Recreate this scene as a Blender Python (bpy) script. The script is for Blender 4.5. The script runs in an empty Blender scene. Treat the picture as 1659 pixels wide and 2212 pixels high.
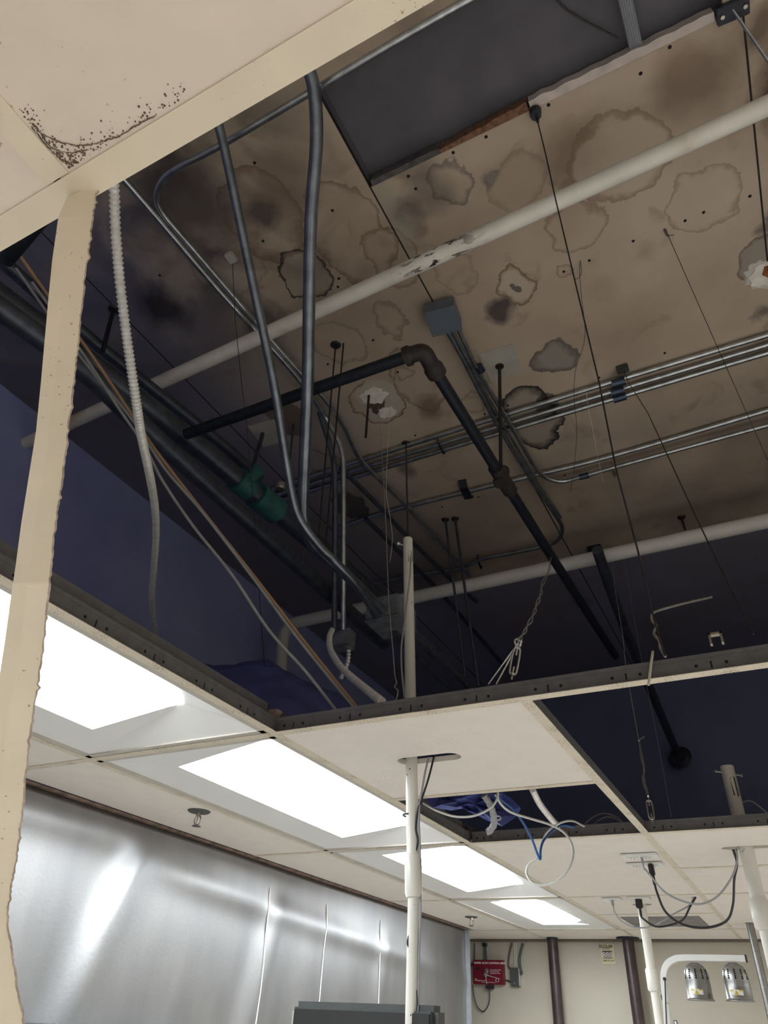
import bpy, bmesh, math, random
from mathutils import Vector, Matrix, Euler, noise
from mathutils.geometry import tessellate_polygon
random.seed(7)
S = bpy.context.scene
COL = S.collection

# ------------------------------------------------------------------ camera
W_, H_, FPX = 1659, 2212, 1517.565
cam_d = bpy.data.cameras.new('camera')
cam = bpy.data.objects.new('camera', cam_d); COL.objects.link(cam)
CEIL = 2.45
CAMP = Vector((1.6221, -1.3293, CEIL - 0.5487))
CAME = Euler((2.20567536, -0.0464603911, 0.480220218), 'XYZ')
cam.location = CAMP; cam.rotation_euler = CAME
cam_d.sensor_fit = 'VERTICAL'; cam_d.sensor_height = 36.0; cam_d.lens = FPX * 36.0 / H_
cam_d.clip_start = 0.02
S.camera = cam
MC = CAME.to_matrix()
# ------------------------------------------------------------------ view / world
S.view_settings.view_transform = 'Standard'
S.view_settings.look = 'None'
S.view_settings.gamma = 1.0
S.view_settings.use_curve_mapping = False
S.view_settings.exposure = 1.58
LAMP = 9.0        # radiance of the troffer lenses
world = bpy.data.worlds.new('world'); S.world = world; world.use_nodes = True
world.node_tree.nodes['Background'].inputs[0].default_value = (0.03, 0.04, 0.08, 1)
world.node_tree.nodes['Background'].inputs[1].default_value = 0.2

# ------------------------------------------------------------------ helpers: where a sight line meets a real plane
def ray(u, v): return MC @ Vector(((u - W_ / 2) / FPX, -(v - H_ / 2) / FPX, -1.0))
def pz(u, v, z): r = ray(u, v); return CAMP + r * ((z - CAMP.z) / r.z)
def py(u, v, y): r = ray(u, v); return CAMP + r * ((y - CAMP.y) / r.y)
def px(u, v, x): r = ray(u, v); return CAMP + r * ((x - CAMP.x) / r.x)
def pd(u, v, d): return CAMP + ray(u, v) * d
def along(A, B, uvs):
    """points on sight lines of uvs whose depth runs evenly from that of A to that of B"""
    dep = lambda p: -((MC.transposed() @ (p - CAMP)).z)
    da, db = dep(A), dep(B); n = len(uvs); L = [0]
    for i in range(1, n): L.append(L[-1] + math.dist(uvs[i], uvs[i - 1]))
    out = []
    for (u, v), l in zip(uvs, L):
        t = l / L[-1]; d = 1 / ((1 - t) / da + t / db); out.append(pd(u, v, d))
    return out
def cr(pts, sub=6):
    pts = [Vector(p) for p in pts]
    if len(pts) < 3: return pts
    P = [2 * pts[0] - pts[1]] + pts + [2 * pts[-1] - pts[-2]]
    out = []
    for i in range(1, len(P) - 2):
        a, b, c, d = P[i - 1], P[i], P[i + 1], P[i + 2]
        for k in range(sub):
            t = k / sub
            out.append(0.5 * ((2 * b) + (c - a) * t + (2 * a - 5 * b + 4 * c - d) * t * t + (3 * b - a - 3 * c + d) * t ** 3))
    out.append(pts[-1]); return out

# ------------------------------------------------------------------ materials
MATS = {}
def newmat(name):
    m = bpy.data.materials.new(name); m.use_nodes = True
    nt = m.node_tree; b = nt.nodes['Principled BSDF']; MATS[name] = m
    return m, nt, b
def setc(b, c): b.inputs['Base Color'].default_value = (*c, 1)
def plain(name, c, rough=.5, metal=0.0, var=0.12, scale=30, bump=0.0, bscale=80, stretch=None, emis=None):
    m, nt, b = newmat(name); N = nt.nodes; L = nt.links
    b.inputs['Roughness'].default_value = rough; b.inputs['Metallic'].default_value = metal
    tc = N.new('ShaderNodeTexCoord'); no = N.new('ShaderNodeTexNoise'); no.inputs['Scale'].default_value = scale; no.inputs['Detail'].default_value = 6
    vec = tc.outputs['Object']
    if stretch:
        mp = N.new('ShaderNodeMapping'); mp.inputs['Scale'].default_value = stretch; L.new(vec, mp.inputs[0]); vec = mp.outputs[0]
    L.new(vec, no.inputs['Vector'])
    r = N.new('ShaderNodeValToRGB'); r.color_ramp.elements[0].position = .3; r.color_ramp.elements[1].position = .7
    r.color_ramp.elements[0].color = (*[x * (1 - var) for x in c], 1); r.color_ramp.elements[1].color = (*[min(1, x * (1 + var)) for x in c], 1)
    L.new(no.outputs[0], r.inputs[0]); L.new(r.outputs[0], b.inputs['Base Color'])
    if bump:
        n2 = N.new('ShaderNodeTexNoise'); n2.inputs['Scale'].default_value = bscale; L.new(vec, n2.inputs['Vector'])
        bp = N.new('ShaderNodeBump'); bp.inputs['Strength'].default_value = bump; bp.inputs['Distance'].default_value = .002
        L.new(n2.outputs[0], bp.inputs['Height']); L.new(bp.outputs[0], b.inputs['Normal'])
    if emis:
        b.inputs['Emission Color'].default_value = (*emis[0], 1); b.inputs['Emission Strength'].default_value = emis[1]
    return m
def specked(name, c, speck, amount=.62, scale=220, rough=.45, patch=9.0, metal=0, var=.06):
    """paint with rust specks gathered in patches"""
    m = plain(name, c, rough, metal, var, 14); nt = m.node_tree; N, L = nt.nodes, nt.links; b = N['Principled BSDF']
    tc = N.new('ShaderNodeTexCoord')
    n1 = N.new('ShaderNodeTexNoise'); n1.inputs['Scale'].default_value = scale; n1.inputs['Detail'].default_value = 3
    n2 = N.new('ShaderNodeTexNoise'); n2.inputs['Scale'].default_value = patch; n2.inputs['Detail'].default_value = 2
    L.new(tc.outputs['Object'], n1.inputs[0]); L.new(tc.outputs['Object'], n2.inputs[0])
    mul = N.new('ShaderNodeMath'); mul.operation = 'MULTIPLY_ADD'; mul.inputs[1].default_value = .5
    L.new(n2.outputs[0], mul.inputs[0]); L.new(n1.outputs[0], mul.inputs[2])
    mr = N.new('ShaderNodeMapRange'); mr.inputs[1].default_value = amount + .25; mr.inputs[2].default_value = amount + .29
    L.new(mul.outputs[0], mr.inputs[0])
    mx = N.new('ShaderNodeMix'); mx.data_type = 'RGBA'
    src = b.inputs['Base Color'].links[0].from_socket
    L.new(mr.outputs[0], mx.inputs[0]); L.new(src, mx.inputs[6]); mx.inputs[7].default_value = (*speck, 1)
    L.new(mx.outputs[2], b.inputs['Base Color']); return m

M_TILE = specked('white_tile', (.76, .71, .655), (.45, .33, .22), .72, 160, .75, 4, var=.03)
M_TILEN = specked('aged_tile', (.74, .635, .54), (.45, .34, .23), .70, 120, .7, 7, var=.04)
M_CREAM = specked('cream_paint', (.68, .61, .49), (.16, .07, .04), .62, 330, .4, 12)
M_CREAM2 = specked('aged_cream_paint', (.74, .645, .50), (.40, .29, .18), .72, 300, .4, 10)
M_WEB = plain('grey_galvanised_web', (.17, .165, .17), .5, .3, .15, 40)
def mat_web(name, ax):
    m = plain(name, (.17, .165, .17), .5, .3, .15, 40); nt = m.node_tree; N, L = nt.nodes, nt.links; b = N['Principled BSDF']
    tc = N.new('ShaderNodeTexCoord'); sp = N.new('ShaderNodeSeparateXYZ'); L.new(tc.outputs['Object'], sp.inputs[0])
    def q(op, a, c=None):
        n = N.new('ShaderNodeMath'); n.operation = op
        for i, s_ in enumerate((a, c)):
            if s_ is None: continue
            if isinstance(s_, (int, float)): n.inputs[i].default_value = s_
            else: L.new(s_, n.inputs[i])
        return n.outputs[0]
    t = q('SUBTRACT', q('MULTIPLY', q('FRACT', q('DIVIDE', sp.outputs[ax], .1525)), .1525), .076); z = sp.outputs[2]
    at = q('ABSOLUTE', t); slot_ = q('MULTIPLY', q('LESS_THAN', at, .0016), q('LESS_THAN', q('ABSOLUTE', q('SUBTRACT', z, .016)), .007))
    dx = q('SUBTRACT', at, .026); dz = q('SUBTRACT', z, .017); hole = q('LESS_THAN', q('ADD', q('MULTIPLY', dx, dx), q('MULTIPLY', dz, dz)), .0032 ** 2)
    f = q('MAXIMUM', slot_, hole); mx = N.new('ShaderNodeMix'); mx.data_type = 'RGBA'; src = b.inputs['Base Color'].links[0].from_socket
    L.new(f, mx.inputs[0]); L.new(src, mx.inputs[6]); mx.inputs[7].default_value = (.01, .01, .012, 1); L.new(mx.outputs[2], b.inputs['Base Color']); return m
M_WEBX, M_WEBY = mat_web('punched_web_along', 0), mat_web('punched_web_across', 1)
M_HOLE = plain('dark_opening', (.01, .01, .012), .9)
M_PAN = plain('white_enamel', (.80, .81, .80), .35, 0, .02, 5)
M_FRAME = plain('fixture_frame', (.52, .49, .44), .4, 0, .08, 20)
M_LENS = plain('lit_diffuser', (.9, .9, .9), .5, 0, .0, 5, emis=((.93, .98, 1.0), LAMP))
M_CONDUIT = plain('steel_conduit', (.52, .55, .58), .33, 1.0, .25, 25)
M_CONDUITD = plain('dull_dark_conduit', (.10, .115, .15), .42, .7, .25, 25)
M_BLACK = plain('black_iron', (.018, .022, .032), .45, .3, .4, 60, .3, 200)
M_ROD = plain('dark_rod', (.05, .045, .045), .5, .6, .2, 60)
M_WIRE = plain('steel_wire', (.55, .54, .52), .4, .8, .2, 60)
M_WIREB = plain('bright_wire', (.62, .62, .62), .35, .8, .2, 60)
M_BX = plain('armoured_sheath', (.92, .89, .86), .4, .2, .15, 60)
M_TAN = plain('tan_jacket', (.45, .28, .17), .5, 0, .1, 20)
M_GREYC = plain('grey_jacket', (.33, .34, .36), .5, 0, .1, 20)
M_WHITEC = plain('white_jacket', (.62, .63, .60), .45, 0, .06, 20)
M_BLUEC = plain('blue_jacket', (.03, .12, .36), .4, 0, .1, 20)
M_BLKC = plain('black_rubber', (.015, .015, .02), .45, 0, .2, 20)
M_POLE = specked('white_pole_paint', (.70, .68, .63), (.05, .04, .03), .70, 120, .35, 6, var=.03)
M_NAVY = plain('navy_haze_backing', (.22, .25, .44), .9, 0, .2, 1.3)  # far plenum wall: bluish haze and dimness put into its colour
M_NAVYL = plain('blue_haze_backing', (.44, .49, 1.0), .9, 0, .2, 1.3)  # left plenum wall: blue-purple haze painted as wall colour
M_TARP = plain('blue_tarp', (.085, .105, .34), .5, 0, .3, 6, .5, 25)
M_WALL = plain('cream_wall', (.46, .43, .36), .6, 0, .06, 3)
M_FLOOR = plain('floor_tile', (.74, .69, .64), .5, 0, .05, 4)
M_ROOMW = plain('plain_wall', (.72, .68, .62), .7, 0, .05, 2)
M_BROWNP = plain('brown_painted_pipe', (.038, .024, .026), .38, 0, .35, 18, .2, 60)
M_RED = plain('red_enamel', (.15, .008, .022), .35, 0, .1, 8)
M_DKGREY = plain('dark_grey_case', (.06, .065, .065), .5, 0, .1, 20)
M_TEAL = plain('teal_coupling', (.03, .13, .12), .6, 0, .3, 20)
M_STUD = plain('galvanised_strut', (.36, .38, .41), .45, .5, .1, 30)
M_WOOD = plain('splintered_wood', (.20, .10, .055), .8, 0, .5, 60, .6, 120)
M_PATCH = plain('primed_patch', (.46, .44, .39), .8, 0, .1, 12)
M_PEEL = plain('torn_paper_face', (.88, .84, .76), .9, 0, .12, 25, .8, 60)
M_RUST = plain('rust', (.28, .09, .03), .9, 0, .5, 40)
M_CHROME = plain('spun_aluminium', (.30, .30, .295), .38, 1.0, .12, 6, stretch=(1, 1, 14))
M_SIGNP = plain('sign_plate', (.55, .53, .33), .5, 0, .05, 10)
M_INK = plain('black_ink', (.015, .015, .015), .6)
M_WINK = plain('white_ink', (.75, .66, .64), .6)
M_YEL = plain('yellow_label', (.62, .45, .05), .5)
M_WLAB = plain('white_label', (.75, .75, .7), .5)
M_RECESS = plain('dark_grey_decking', (.125, .118, .135), .9, 0, .12, 8)
M_BRASS = plain('dull_metal', (.40, .37, .33), .35, .9, .1, 20)
M_EDGE = plain('raw_tile_edge', (.42, .33, .27), .9, 0, .3, 120, .6, 200)

def mat_whitepipe():
    m = plain('stained_white_pipe', (.86, .82, .74), .55, 0, .08, 8)
    nt = m.node_tree; N, L = nt.nodes, nt.links; b = N['Principled BSDF']
    tc = N.new('ShaderNodeTexCoord'); cur = b.inputs['Base Color'].links[0].from_socket
    for sc, lo, hi, c, st in ((3.5, .60, .70, (.62, .50, .36), (1, 1, 1)), (60, .55, .59, (.05, .035, .03), (.35, 1, 1))):
        mp = N.new('ShaderNodeMapping'); mp.inputs['Scale'].default_value = st; L.new(tc.outputs['Object'], mp.inputs[0])
        n = N.new('ShaderNodeTexNoise'); n.inputs['Scale'].default_value = sc; n.inputs['Detail'].default_value = 5; L.new(mp.outputs[0], n.inputs[0])
        mr = N.new('ShaderNodeMapRange'); mr.inputs[1].default_value = lo; mr.inputs[2].default_value = hi; L.new(n.outputs[0], mr.inputs[0])
        f = mr.outputs[0]
        if sc == 60:   # black scabs gather in one stretch of the pipe
            sx = N.new('ShaderNodeSeparateXYZ'); L.new(tc.outputs['Object'], sx.inputs[0])
            d = N.new('ShaderNodeMath'); d.operation = 'SUBTRACT'; L.new(sx.outputs[0], d.inputs[0]); d.inputs[1].default_value = SCAB_X
            a = N.new('ShaderNodeMath'); a.operation = 'ABSOLUTE'; L.new(d.outputs[0], a.inputs[0])
            r2 = N.new('ShaderNodeMapRange'); r2.inputs[1].default_value = .2; r2.inputs[2].default_value = .05; L.new(a.outputs[0], r2.inputs[0])
            mu = N.new('ShaderNodeMath'); mu.operation = 'MULTIPLY'; L.new(f, mu.inputs[0]); L.new(r2.outputs[0], mu.inputs[1]); f = mu.outputs[0]
        mx = N.new('ShaderNodeMix'); mx.data_type = 'RGBA'; L.new(f, mx.inputs[0]); L.new(cur, mx.inputs[6]); mx.inputs[7].default_value = (*c, 1); cur = mx.outputs[2]
    L.new(cur, b.inputs['Base Color']); return m
SCAB_X = 0.0
M_WPIPE = mat_whitepipe()

DECK = 4.31
JX = (-.36, .866, 2.083)
def mat_deck():
    m, nt, b = newmat('stained_gypsum_deck'); N, L = nt.nodes, nt.links
    b.inputs['Roughness'].default_value = .85
    tc = N.new('ShaderNodeTexCoord')
    def noisef(scale, detail=5, dist=0.0):
        n = N.new('ShaderNodeTexNoise'); n.inputs['Scale'].default_value = scale; n.inputs['Detail'].default_value = detail; n.inputs['Distortion'].default_value = dist
        L.new(tc.outputs['Object'], n.inputs[0]); return n
    def mix(fac, a, c):
        mx = N.new('ShaderNodeMix'); mx.data_type = 'RGBA'
        L.new(fac, mx.inputs[0]); L.new(a, mx.inputs[6])
        if isinstance(c, tuple): mx.inputs[7].default_value = (*c, 1)
        else: L.new(c, mx.inputs[7])
        return mx.outputs[2]
    def mrange(src, a, c, lo=0., hi=1.):
        r = N.new('ShaderNodeMapRange'); r.inputs[1].default_value = a; r.inputs[2].default_value = c; r.inputs[3].default_value = lo; r.inputs[4].default_value = hi
        L.new(src, r.inputs[0]); return r.outputs[0]
    def math_(op, a, c=None):
        q = N.new('ShaderNodeMath'); q.operation = op
        for i, s in enumerate((a, c)):
            if s is None: continue
            if isinstance(s, (int, float)): q.inputs[i].default_value = s
            else: L.new(s, q.inputs[i])
        return q.outputs[0]
    rmp = N.new('ShaderNodeValToRGB'); e = rmp.color_ramp.elements
    e[0].position = .30; e[0].color = (.44, .345, .26, 1); e[1].position = .68; e[1].color = (.58, .475, .37, 1)
    L.new(noisef(2.2).outputs[0], rmp.inputs[0]); cur = rmp.outputs[0]
    sp = N.new('ShaderNodeSeparateXYZ'); L.new(tc.outputs['Object'], sp.inputs[0])
    X, Y = sp.outputs[0], sp.outputs[1]
    # dark mottling on the sheet left of the first joint
    left = mrange(X, .90, .45)
    mot = mrange(noisef(3.1, 6, .6).outputs[0], .38, .56)
    fy = mrange(Y, .35, -.25)
    cur = mix(math_('MULTIPLY', math_('MULTIPLY', left, mot), math_('MULTIPLY', fy, .9)), cur, (.06, .045, .042))
    big = mrange(X, .35, -.35); cur = mix(math_('MULTIPLY', big, .85), cur, (.15, .155, .24))  # blue-grey toward the left, tinted to imitate the blue haze
    cur = mix(math_('MULTIPLY', mrange(noisef(5, 4, 1.0).outputs[0], .6, .72), .35), cur, (.19, .125, .085))
    # blue-grey past the lower white pipe, painted in for haze and fading light
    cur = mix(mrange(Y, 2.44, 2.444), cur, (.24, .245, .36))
    cur = mix(math_('MULTIPLY', mrange(noisef(1.6, 3).outputs[0], .35, .6), math_('MULTIPLY', mrange(Y, 1.15, 1.5), .5)), cur, (.20, .17, .16))  # greyer patches farther back, painted for the light falling off
    # distorted coordinates for the water marks
    nz = noisef(9, 4); sub = N.new('ShaderNodeVectorMath'); sub.operation = 'SUBTRACT'; sub.inputs[1].default_value = (.5, .5, .5); L.new(nz.outputs[1], sub.inputs[0])
    scl = N.new('ShaderNodeVectorMath'); scl.operation = 'SCALE'; scl.inputs[3].default_value = .13; L.new(sub.outputs[0], scl.inputs[0])
    ad = N.new('ShaderNodeVectorMath'); ad.operation = 'ADD'; L.new(tc.outputs['Object'], ad.inputs[0]); L.new(scl.outputs[0], ad.inputs[1])
    nz2 = noisef(45, 4); sub2 = N.new('ShaderNodeVectorMath'); sub2.operation = 'SUBTRACT'; sub2.inputs[1].default_value = (.5, .5, .5); L.new(nz2.outputs[1], sub2.inputs[0])
    scl2 = N.new('ShaderNodeVectorMath'); scl2.operation = 'SCALE'; scl2.inputs[3].default_value = .022; L.new(sub2.outputs[0], scl2.inputs[0])
    ad2 = N.new('ShaderNodeVectorMath'); ad2.operation = 'ADD'; L.new(ad.outputs[0], ad2.inputs[0]); L.new(scl2.outputs[0], ad2.inputs[1])
    ad = ad2
    BR, DK, GR, BK = (.16, .085, .055), (.075, .06, .065), (.22, .185, .155), (.02, .018, .025)
    # centre px, edge px along X and along Y, kind
    for (u, v, u2, v2, asp, kind, c, a) in STAINS:
        c0 = pz(u, v, DECK); r = (pz(u2, v2, DECK) - c0).length
        sb = N.new('ShaderNodeVectorMath'); sb.operation = 'SUBTRACT'; L.new(ad.outputs[0], sb.inputs[0]); sb.inputs[1].default_value = (c0.x, c0.y, 0)
        ml = N.new('ShaderNodeVectorMath'); ml.operation = 'MULTIPLY'; L.new(sb.outputs[0], ml.inputs[0]); ml.inputs[1].default_value = (1, asp, 0)
        ln = N.new('ShaderNodeVectorMath'); ln.operation = 'LENGTH'; L.new(ml.outputs[0], ln.inputs[0]); d = ln.outputs[1]
        if kind == 'soft': f = mrange(d, r, r * .35)
        elif kind == 'fill': f = mrange(d, r * 1.04, r * .96)
        elif kind == 'pale': f = mrange(d, r * 1.03, r * .97)
        else:  # ring: sharp outer edge, soft inner edge
            w = .018 if kind == 'ring' else .034
            o = mrange(d, r + .002, r - .001); i = mrange(d, r - w, r - w * .15); f = math_('MULTIPLY', o, i)
        cur = mix(math_('MULTIPLY', f, a), cur, c)
    # joints between the sheets, and a band of filler beside the first joint
    band = math_('MULTIPLY', mrange(X, .868, .872), mrange(X, .96, .93)); nb = mrange(noisef(14, 5).outputs[0], .42, .55)
    ln_y = math_('MULTIPLY', mrange(Y, -.24, -.22), mrange(Y, .15, .05))
    cur = mix(math_('MULTIPLY', math_('MULTIPLY', band, nb), math_('MULTIPLY', ln_y, .55)), cur, (.36, .335, .28))
    for jx in JX:
        a = math_('ABSOLUTE', math_('SUBTRACT', X, jx)); cur = mix(mrange(a, .004, .0025), cur, (.02, .016, .015))
    L.new(cur, b.inputs['Base Color'])
    bp = N.new('ShaderNodeBump'); bp.inputs['Strength'].default_value = .3; bp.inputs['Distance'].default_value = .003
    L.new(noisef(60).outputs[0], bp.inputs['Height']); L.new(bp.outputs[0], b.inputs['Normal'])
    return m
BRN, DRK, GRY, BLK, PAL = (.20, .13, .09), (.09, .072, .075), (.30, .265, .235), (.022, .018, .022), (.58, .49, .39)
STAINS = [
 (1500, 170, 1620, 170, 1.0, 'soft', BRN, .7), (1240, 330, 1330, 330, 1.0, 'soft', BRN, .6),
 (1340, 345, 1455, 345, 1.1, 'wide', BRN, .55), (1340, 345, 1440, 345, 1.1, 'pale', PAL, .45),
 (1520, 430, 1600, 430, 1.0, 'ring', BRN, .5), (1120, 390, 1195, 390, 1.2, 'wide', BRN, .35),
 (1240, 492, 1300, 492, 1.0, 'ring', BRN, .55), (1215, 400, 1240, 400, 1., 'soft', BRN, .6),
 (1058, 388, 1090, 388, 1.0, 'soft', DRK, .75), (1058, 386, 1075, 386, 1.0, 'fill', GRY, .9),
 (925, 400, 1000, 400, .8, 'soft', DRK, .55), (880, 455, 920, 455, .7, 'soft', DRK, .6), (975, 395, 1015, 395, .7, 'ring', DRK, .6),
 (1195, 773, 1242, 773, 1.0, 'fill', GRY, .8), (1195, 773, 1244, 773, 1.0, 'wide', DRK, .75),
 (1085, 668, 1125, 668, 1.0, 'soft', (.04, .03, .045), .85), (1113, 620, 1150, 620, .8, 'fill', PAL, .7), (1113, 620, 1152, 620, .8, 'ring', BRN, .9),
 (1113, 622, 1122, 622, 1, 'fill', DRK, .8), (1218, 585, 1233, 585, 1, 'ring', BRN, .6),
 (990, 590, 1035, 590, .8, 'ring', BRN, .35), (1300, 630, 1340, 630, 1, 'soft', BRN, .18),
 (565, 455, 615, 455, 1.0, 'soft', DRK, .85), (565, 470, 650, 470, .75, 'wide', BRN, .8),
 (755, 505, 835, 505, .6, 'ring', BRN, .75), (655, 590, 712, 590, .95, 'ring', BLK, .95), (655, 590, 700, 590, .95, 'fill', GRY, .35),
 (850, 560, 905, 560, .7, 'ring', BRN, .6), (845, 690, 880, 690, .7, 'ring', BRN, .6), (910, 500, 935, 500, .9, 'soft', BRN, .6),
 (400, 420, 540, 420, .9, 'soft', DRK, .85), (600, 380, 700, 380, .9, 'soft', BRN, .5), (355, 665, 430, 665, 1.0, 'soft', (.02, .018, .03), .9), (575, 690, 640, 690, 1, 'soft', DRK, .7),
 (480, 560, 560, 560, .8, 'ring', BRN, .4), (735, 740, 790, 740, .9, 'ring', DRK, .4),
 (1150, 905, 1205, 905, .55, 'fill', GRY, .6), (1150, 905, 1207, 905, .55, 'wide', BLK, .97),
 (1180, 870, 1205, 870, .8, 'fill', BLK, .7), (1020, 870, 1050, 870, 1, 'ring', BRN, .5), (925, 880, 960, 880, .6, 'soft', BRN, .8),
 (900, 820, 950, 820, .5, 'ring', BRN, .7), (870, 800, 890, 800, 1, 'ring', BRN, .6),
 (815, 870, 872, 870, .9, 'ring', BRN, .9), (815, 850, 860, 850, 1.1, 'fill', (.55, .50, .42), .9), (830, 885, 868, 885, 1.4, 'fill', (.52, .47, .40), .9),
 (817, 880, 836, 880, 1, 'fill', (.05, .025, .015), .9), (700, 1000, 740, 1000, .9, 'ring', DRK, .6), (760, 1095, 800, 1095, .8, 'fill', (.03, .03, .035), .8),
 (620, 905, 660, 905, .8, 'fill', (.13, .09, .07), .8), (880, 1010, 905, 1010, .6, 'soft', DRK, .7),
 (1650, 560, 1700, 560, .8, 'fill', GRY, .8), (1650, 560, 1702, 560, .8, 'ring', BRN, .9), (1660, 590, 1700, 590, .9, 'fill', (.66, .64, .60), .95), (1665, 590, 1682, 590, 1.3, 'fill', (.35, .08, .02), .85),
 (1650, 680, 1680, 680, 1, 'soft', DRK, .7), (1255, 1300, 1290, 1300, 1, 'soft', DRK, .4), (1660, 480, 1690, 480, .7, 'soft', DRK, .7),
 (1690, 200, 1760, 200, .5, 'soft', (.07, .035, .025), .9), (1640, 60, 1700, 60, .9, 'soft', (.09, .045, .03), .7),
 (880, 15, 960, 15, 1, 'soft', DRK, .25)]
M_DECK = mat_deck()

def mat_steel():
    m, nt, b = newmat('dented_stainless_sheet'); N, L = nt.nodes, nt.links
    b.inputs['Metallic'].default_value = 1.0
    tc = N.new('ShaderNodeTexCoord'); mp = N.new('ShaderNodeMapping'); mp.inputs['Scale'].default_value = (1, 3, .9); L.new(tc.outputs['Object'], mp.inputs[0])
    n = N.new('ShaderNodeTexNoise'); n.inputs['Scale'].default_value = 2.5; n.inputs['Detail'].default_value = 8; L.new(mp.outputs[0], n.inputs[0])
    r = N.new('ShaderNodeValToRGB'); r.color_ramp.elements[0].position = .3; r.color_ramp.elements[0].color = (.31, .315, .33, 1); r.color_ramp.elements[1].position = .75; r.color_ramp.elements[1].color = (.385, .385, .39, 1)
    L.new(n.outputs[0], r.inputs[0]); L.new(r.outputs[0], b.inputs['Base Color'])
    mr = N.new('ShaderNodeMapRange'); mr.inputs[3].default_value = .40; mr.inputs[4].default_value = .46; L.new(n.outputs[0], mr.inputs[0]); L.new(mr.outputs[0], b.inputs['Roughness'])
    n2 = N.new('ShaderNodeTexNoise'); n2.inputs['Scale'].default_value = 90; n2.inputs['Detail'].default_value = 3; L.new(tc.outputs['Object'], n2.inputs[0])
    bp = N.new('ShaderNodeBump'); bp.inputs['Strength'].default_value = .12; bp.inputs['Distance'].default_value = .002; L.new(n2.outputs[0], bp.inputs['Height']); L.new(bp.outputs[0], b.inputs['Normal'])
    return m
M_STEEL = mat_steel()

# ------------------------------------------------------------------ mesh builder
WL = {}
class MB:
    def __init__(s): s.v = []; s.f = []
    def add(s, vs, fs):
        o = len(s.v); s.v += [Vector(v) for v in vs]; s.f += [tuple(i + o for i in f) for f in fs]; return s
    def box(s, lo, hi):
        x0, y0, z0 = lo; x1, y1, z1 = hi
        return s.add([(x0, y0, z0), (x1, y0, z0), (x1, y1, z0), (x0, y1, z0), (x0, y0, z1), (x1, y0, z1), (x1, y1, z1), (x0, y1, z1)],
                     [(0, 3, 2, 1), (4, 5, 6, 7), (0, 1, 5, 4), (1, 2, 6, 5), (2, 3, 7, 6), (3, 0, 4, 7)])
    def bbox(s, c, size, M=None, bev=.15):
        """a box with chamfered vertical and horizontal edges, optionally rotated"""
        bm = bmesh.new(); bmesh.ops.create_cube(bm, size=1)
        bmesh.ops.scale(bm, vec=Vector(size), verts=bm.verts)
        bmesh.ops.bevel(bm, geom=bm.edges[:], offset=min(size) * bev, segments=2, affect='EDGES')
        M = M or Matrix.Identity(3); c = Vector(c); bm.verts.index_update()
        s.add([M @ v.co + c for v in bm.verts], [tuple(v.index for v in f.verts) for f in bm.faces]); bm.free(); return s
    def tube(s, pts, r, n=10, cap=True, rf=None):
        pts = [Vector(p) for p in pts]; m = len(pts); o = len(s.v)
        t = [(pts[min(i + 1, m - 1)] - pts[max(i - 1, 0)]).normalized() for i in range(m)]
        a = Vector((0, 0, 1)) if abs(t[0].z) < .9 else Vector((1, 0, 0)); u = t[0].cross(a).normalized()
        for i in range(m):
            u = (u - t[i] * u.dot(t[i])).normalized(); w = t[i].cross(u)
            R = rf(i) if rf else r
            for k in range(n):
                q = 2 * math.pi * k / n; s.v.append(pts[i] + (u * math.cos(q) + w * math.sin(q)) * R)
        for i in range(m - 1):
            for k in range(n):
                s.f.append((o + i * n + k, o + i * n + (k + 1) % n, o + (i + 1) * n + (k + 1) % n, o + (i + 1) * n + k))
        if cap: s.f.append(tuple(o + k for k in range(n))[::-1]); s.f.append(tuple(o + (m - 1) * n + k for k in range(n)))
        return s
    def lathe(s, prof, c, n=24, axis=None):
        """prof: list of (radius, height) turned about axis through c"""
        c = Vector(c); ax = Vector(axis or (0, 0, 1)).normalized(); q = ax.to_track_quat('Z', 'Y'); o = len(s.v); m = len(prof)
        for r, h in prof:
            for k in range(n):
                a = 2 * math.pi * k / n; s.v.append(c + q @ Vector((r * math.cos(a), r * math.sin(a), h)))
        for i in range(m - 1):
            for k in range(n): s.f.append((o + i * n + k, o + i * n + (k + 1) % n, o + (i + 1) * n + (k + 1) % n, o + (i + 1) * n + k))
        return s
    def prism(s, loops, z0, z1):
        """flat sheet with holes: loops[0] outline, others holes; between z0 and z1"""
        L = [[Vector((x, y, 0)) for x, y in lp] for lp in loops]; flat = [p for l in L for p in l]
        tris = tessellate_polygon(L); o = len(s.v); n = len(flat)
        s.v += [Vector((p.x, p.y, z0)) for p in flat] + [Vector((p.x, p.y, z1)) for p in flat]
        for a, b_, c in tris: s.f.append((o + a, o + b_, o + c)); s.f.append((o + n + c, o + n + b_, o + n + a))
        k = 0
        for lp in L:
            m = len(lp)
            for i in range(m):
                j = (i + 1) % m; s.f.append((o + k + i, o + k + j, o + n + k + j, o + n + k + i))
            k += m
        return s
    def build(s, name, mat, parent=None, smooth=False, org=None):
        me = bpy.data.meshes.new(name); 
        if parent is not None: base = WL[parent.name]
        elif org is not None: base = Vector(org)
        else: base = Vector((0, 0, 0))
        me.from_pydata([tuple(v - base) for v in s.v], [], s.f); me.materials.append(mat)
        bm = bmesh.new(); bm.from_mesh(me); bmesh.ops.recalc_face_normals(bm, faces=bm.faces[:]); bm.to_mesh(me); bm.free()
        if smooth:
            me.polygons.foreach_set('use_smooth', [True] * len(me.polygons))
            try: me.set_sharp_from_angle(angle=math.radians(40))
            except Exception: pass
        o = bpy.data.objects.new(name, me); COL.objects.link(o)
        if parent is not None:
            o.parent = parent; WL[o.name] = base
        else:
            o.location = base; WL[o.name] = base.copy()
        return o
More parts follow.
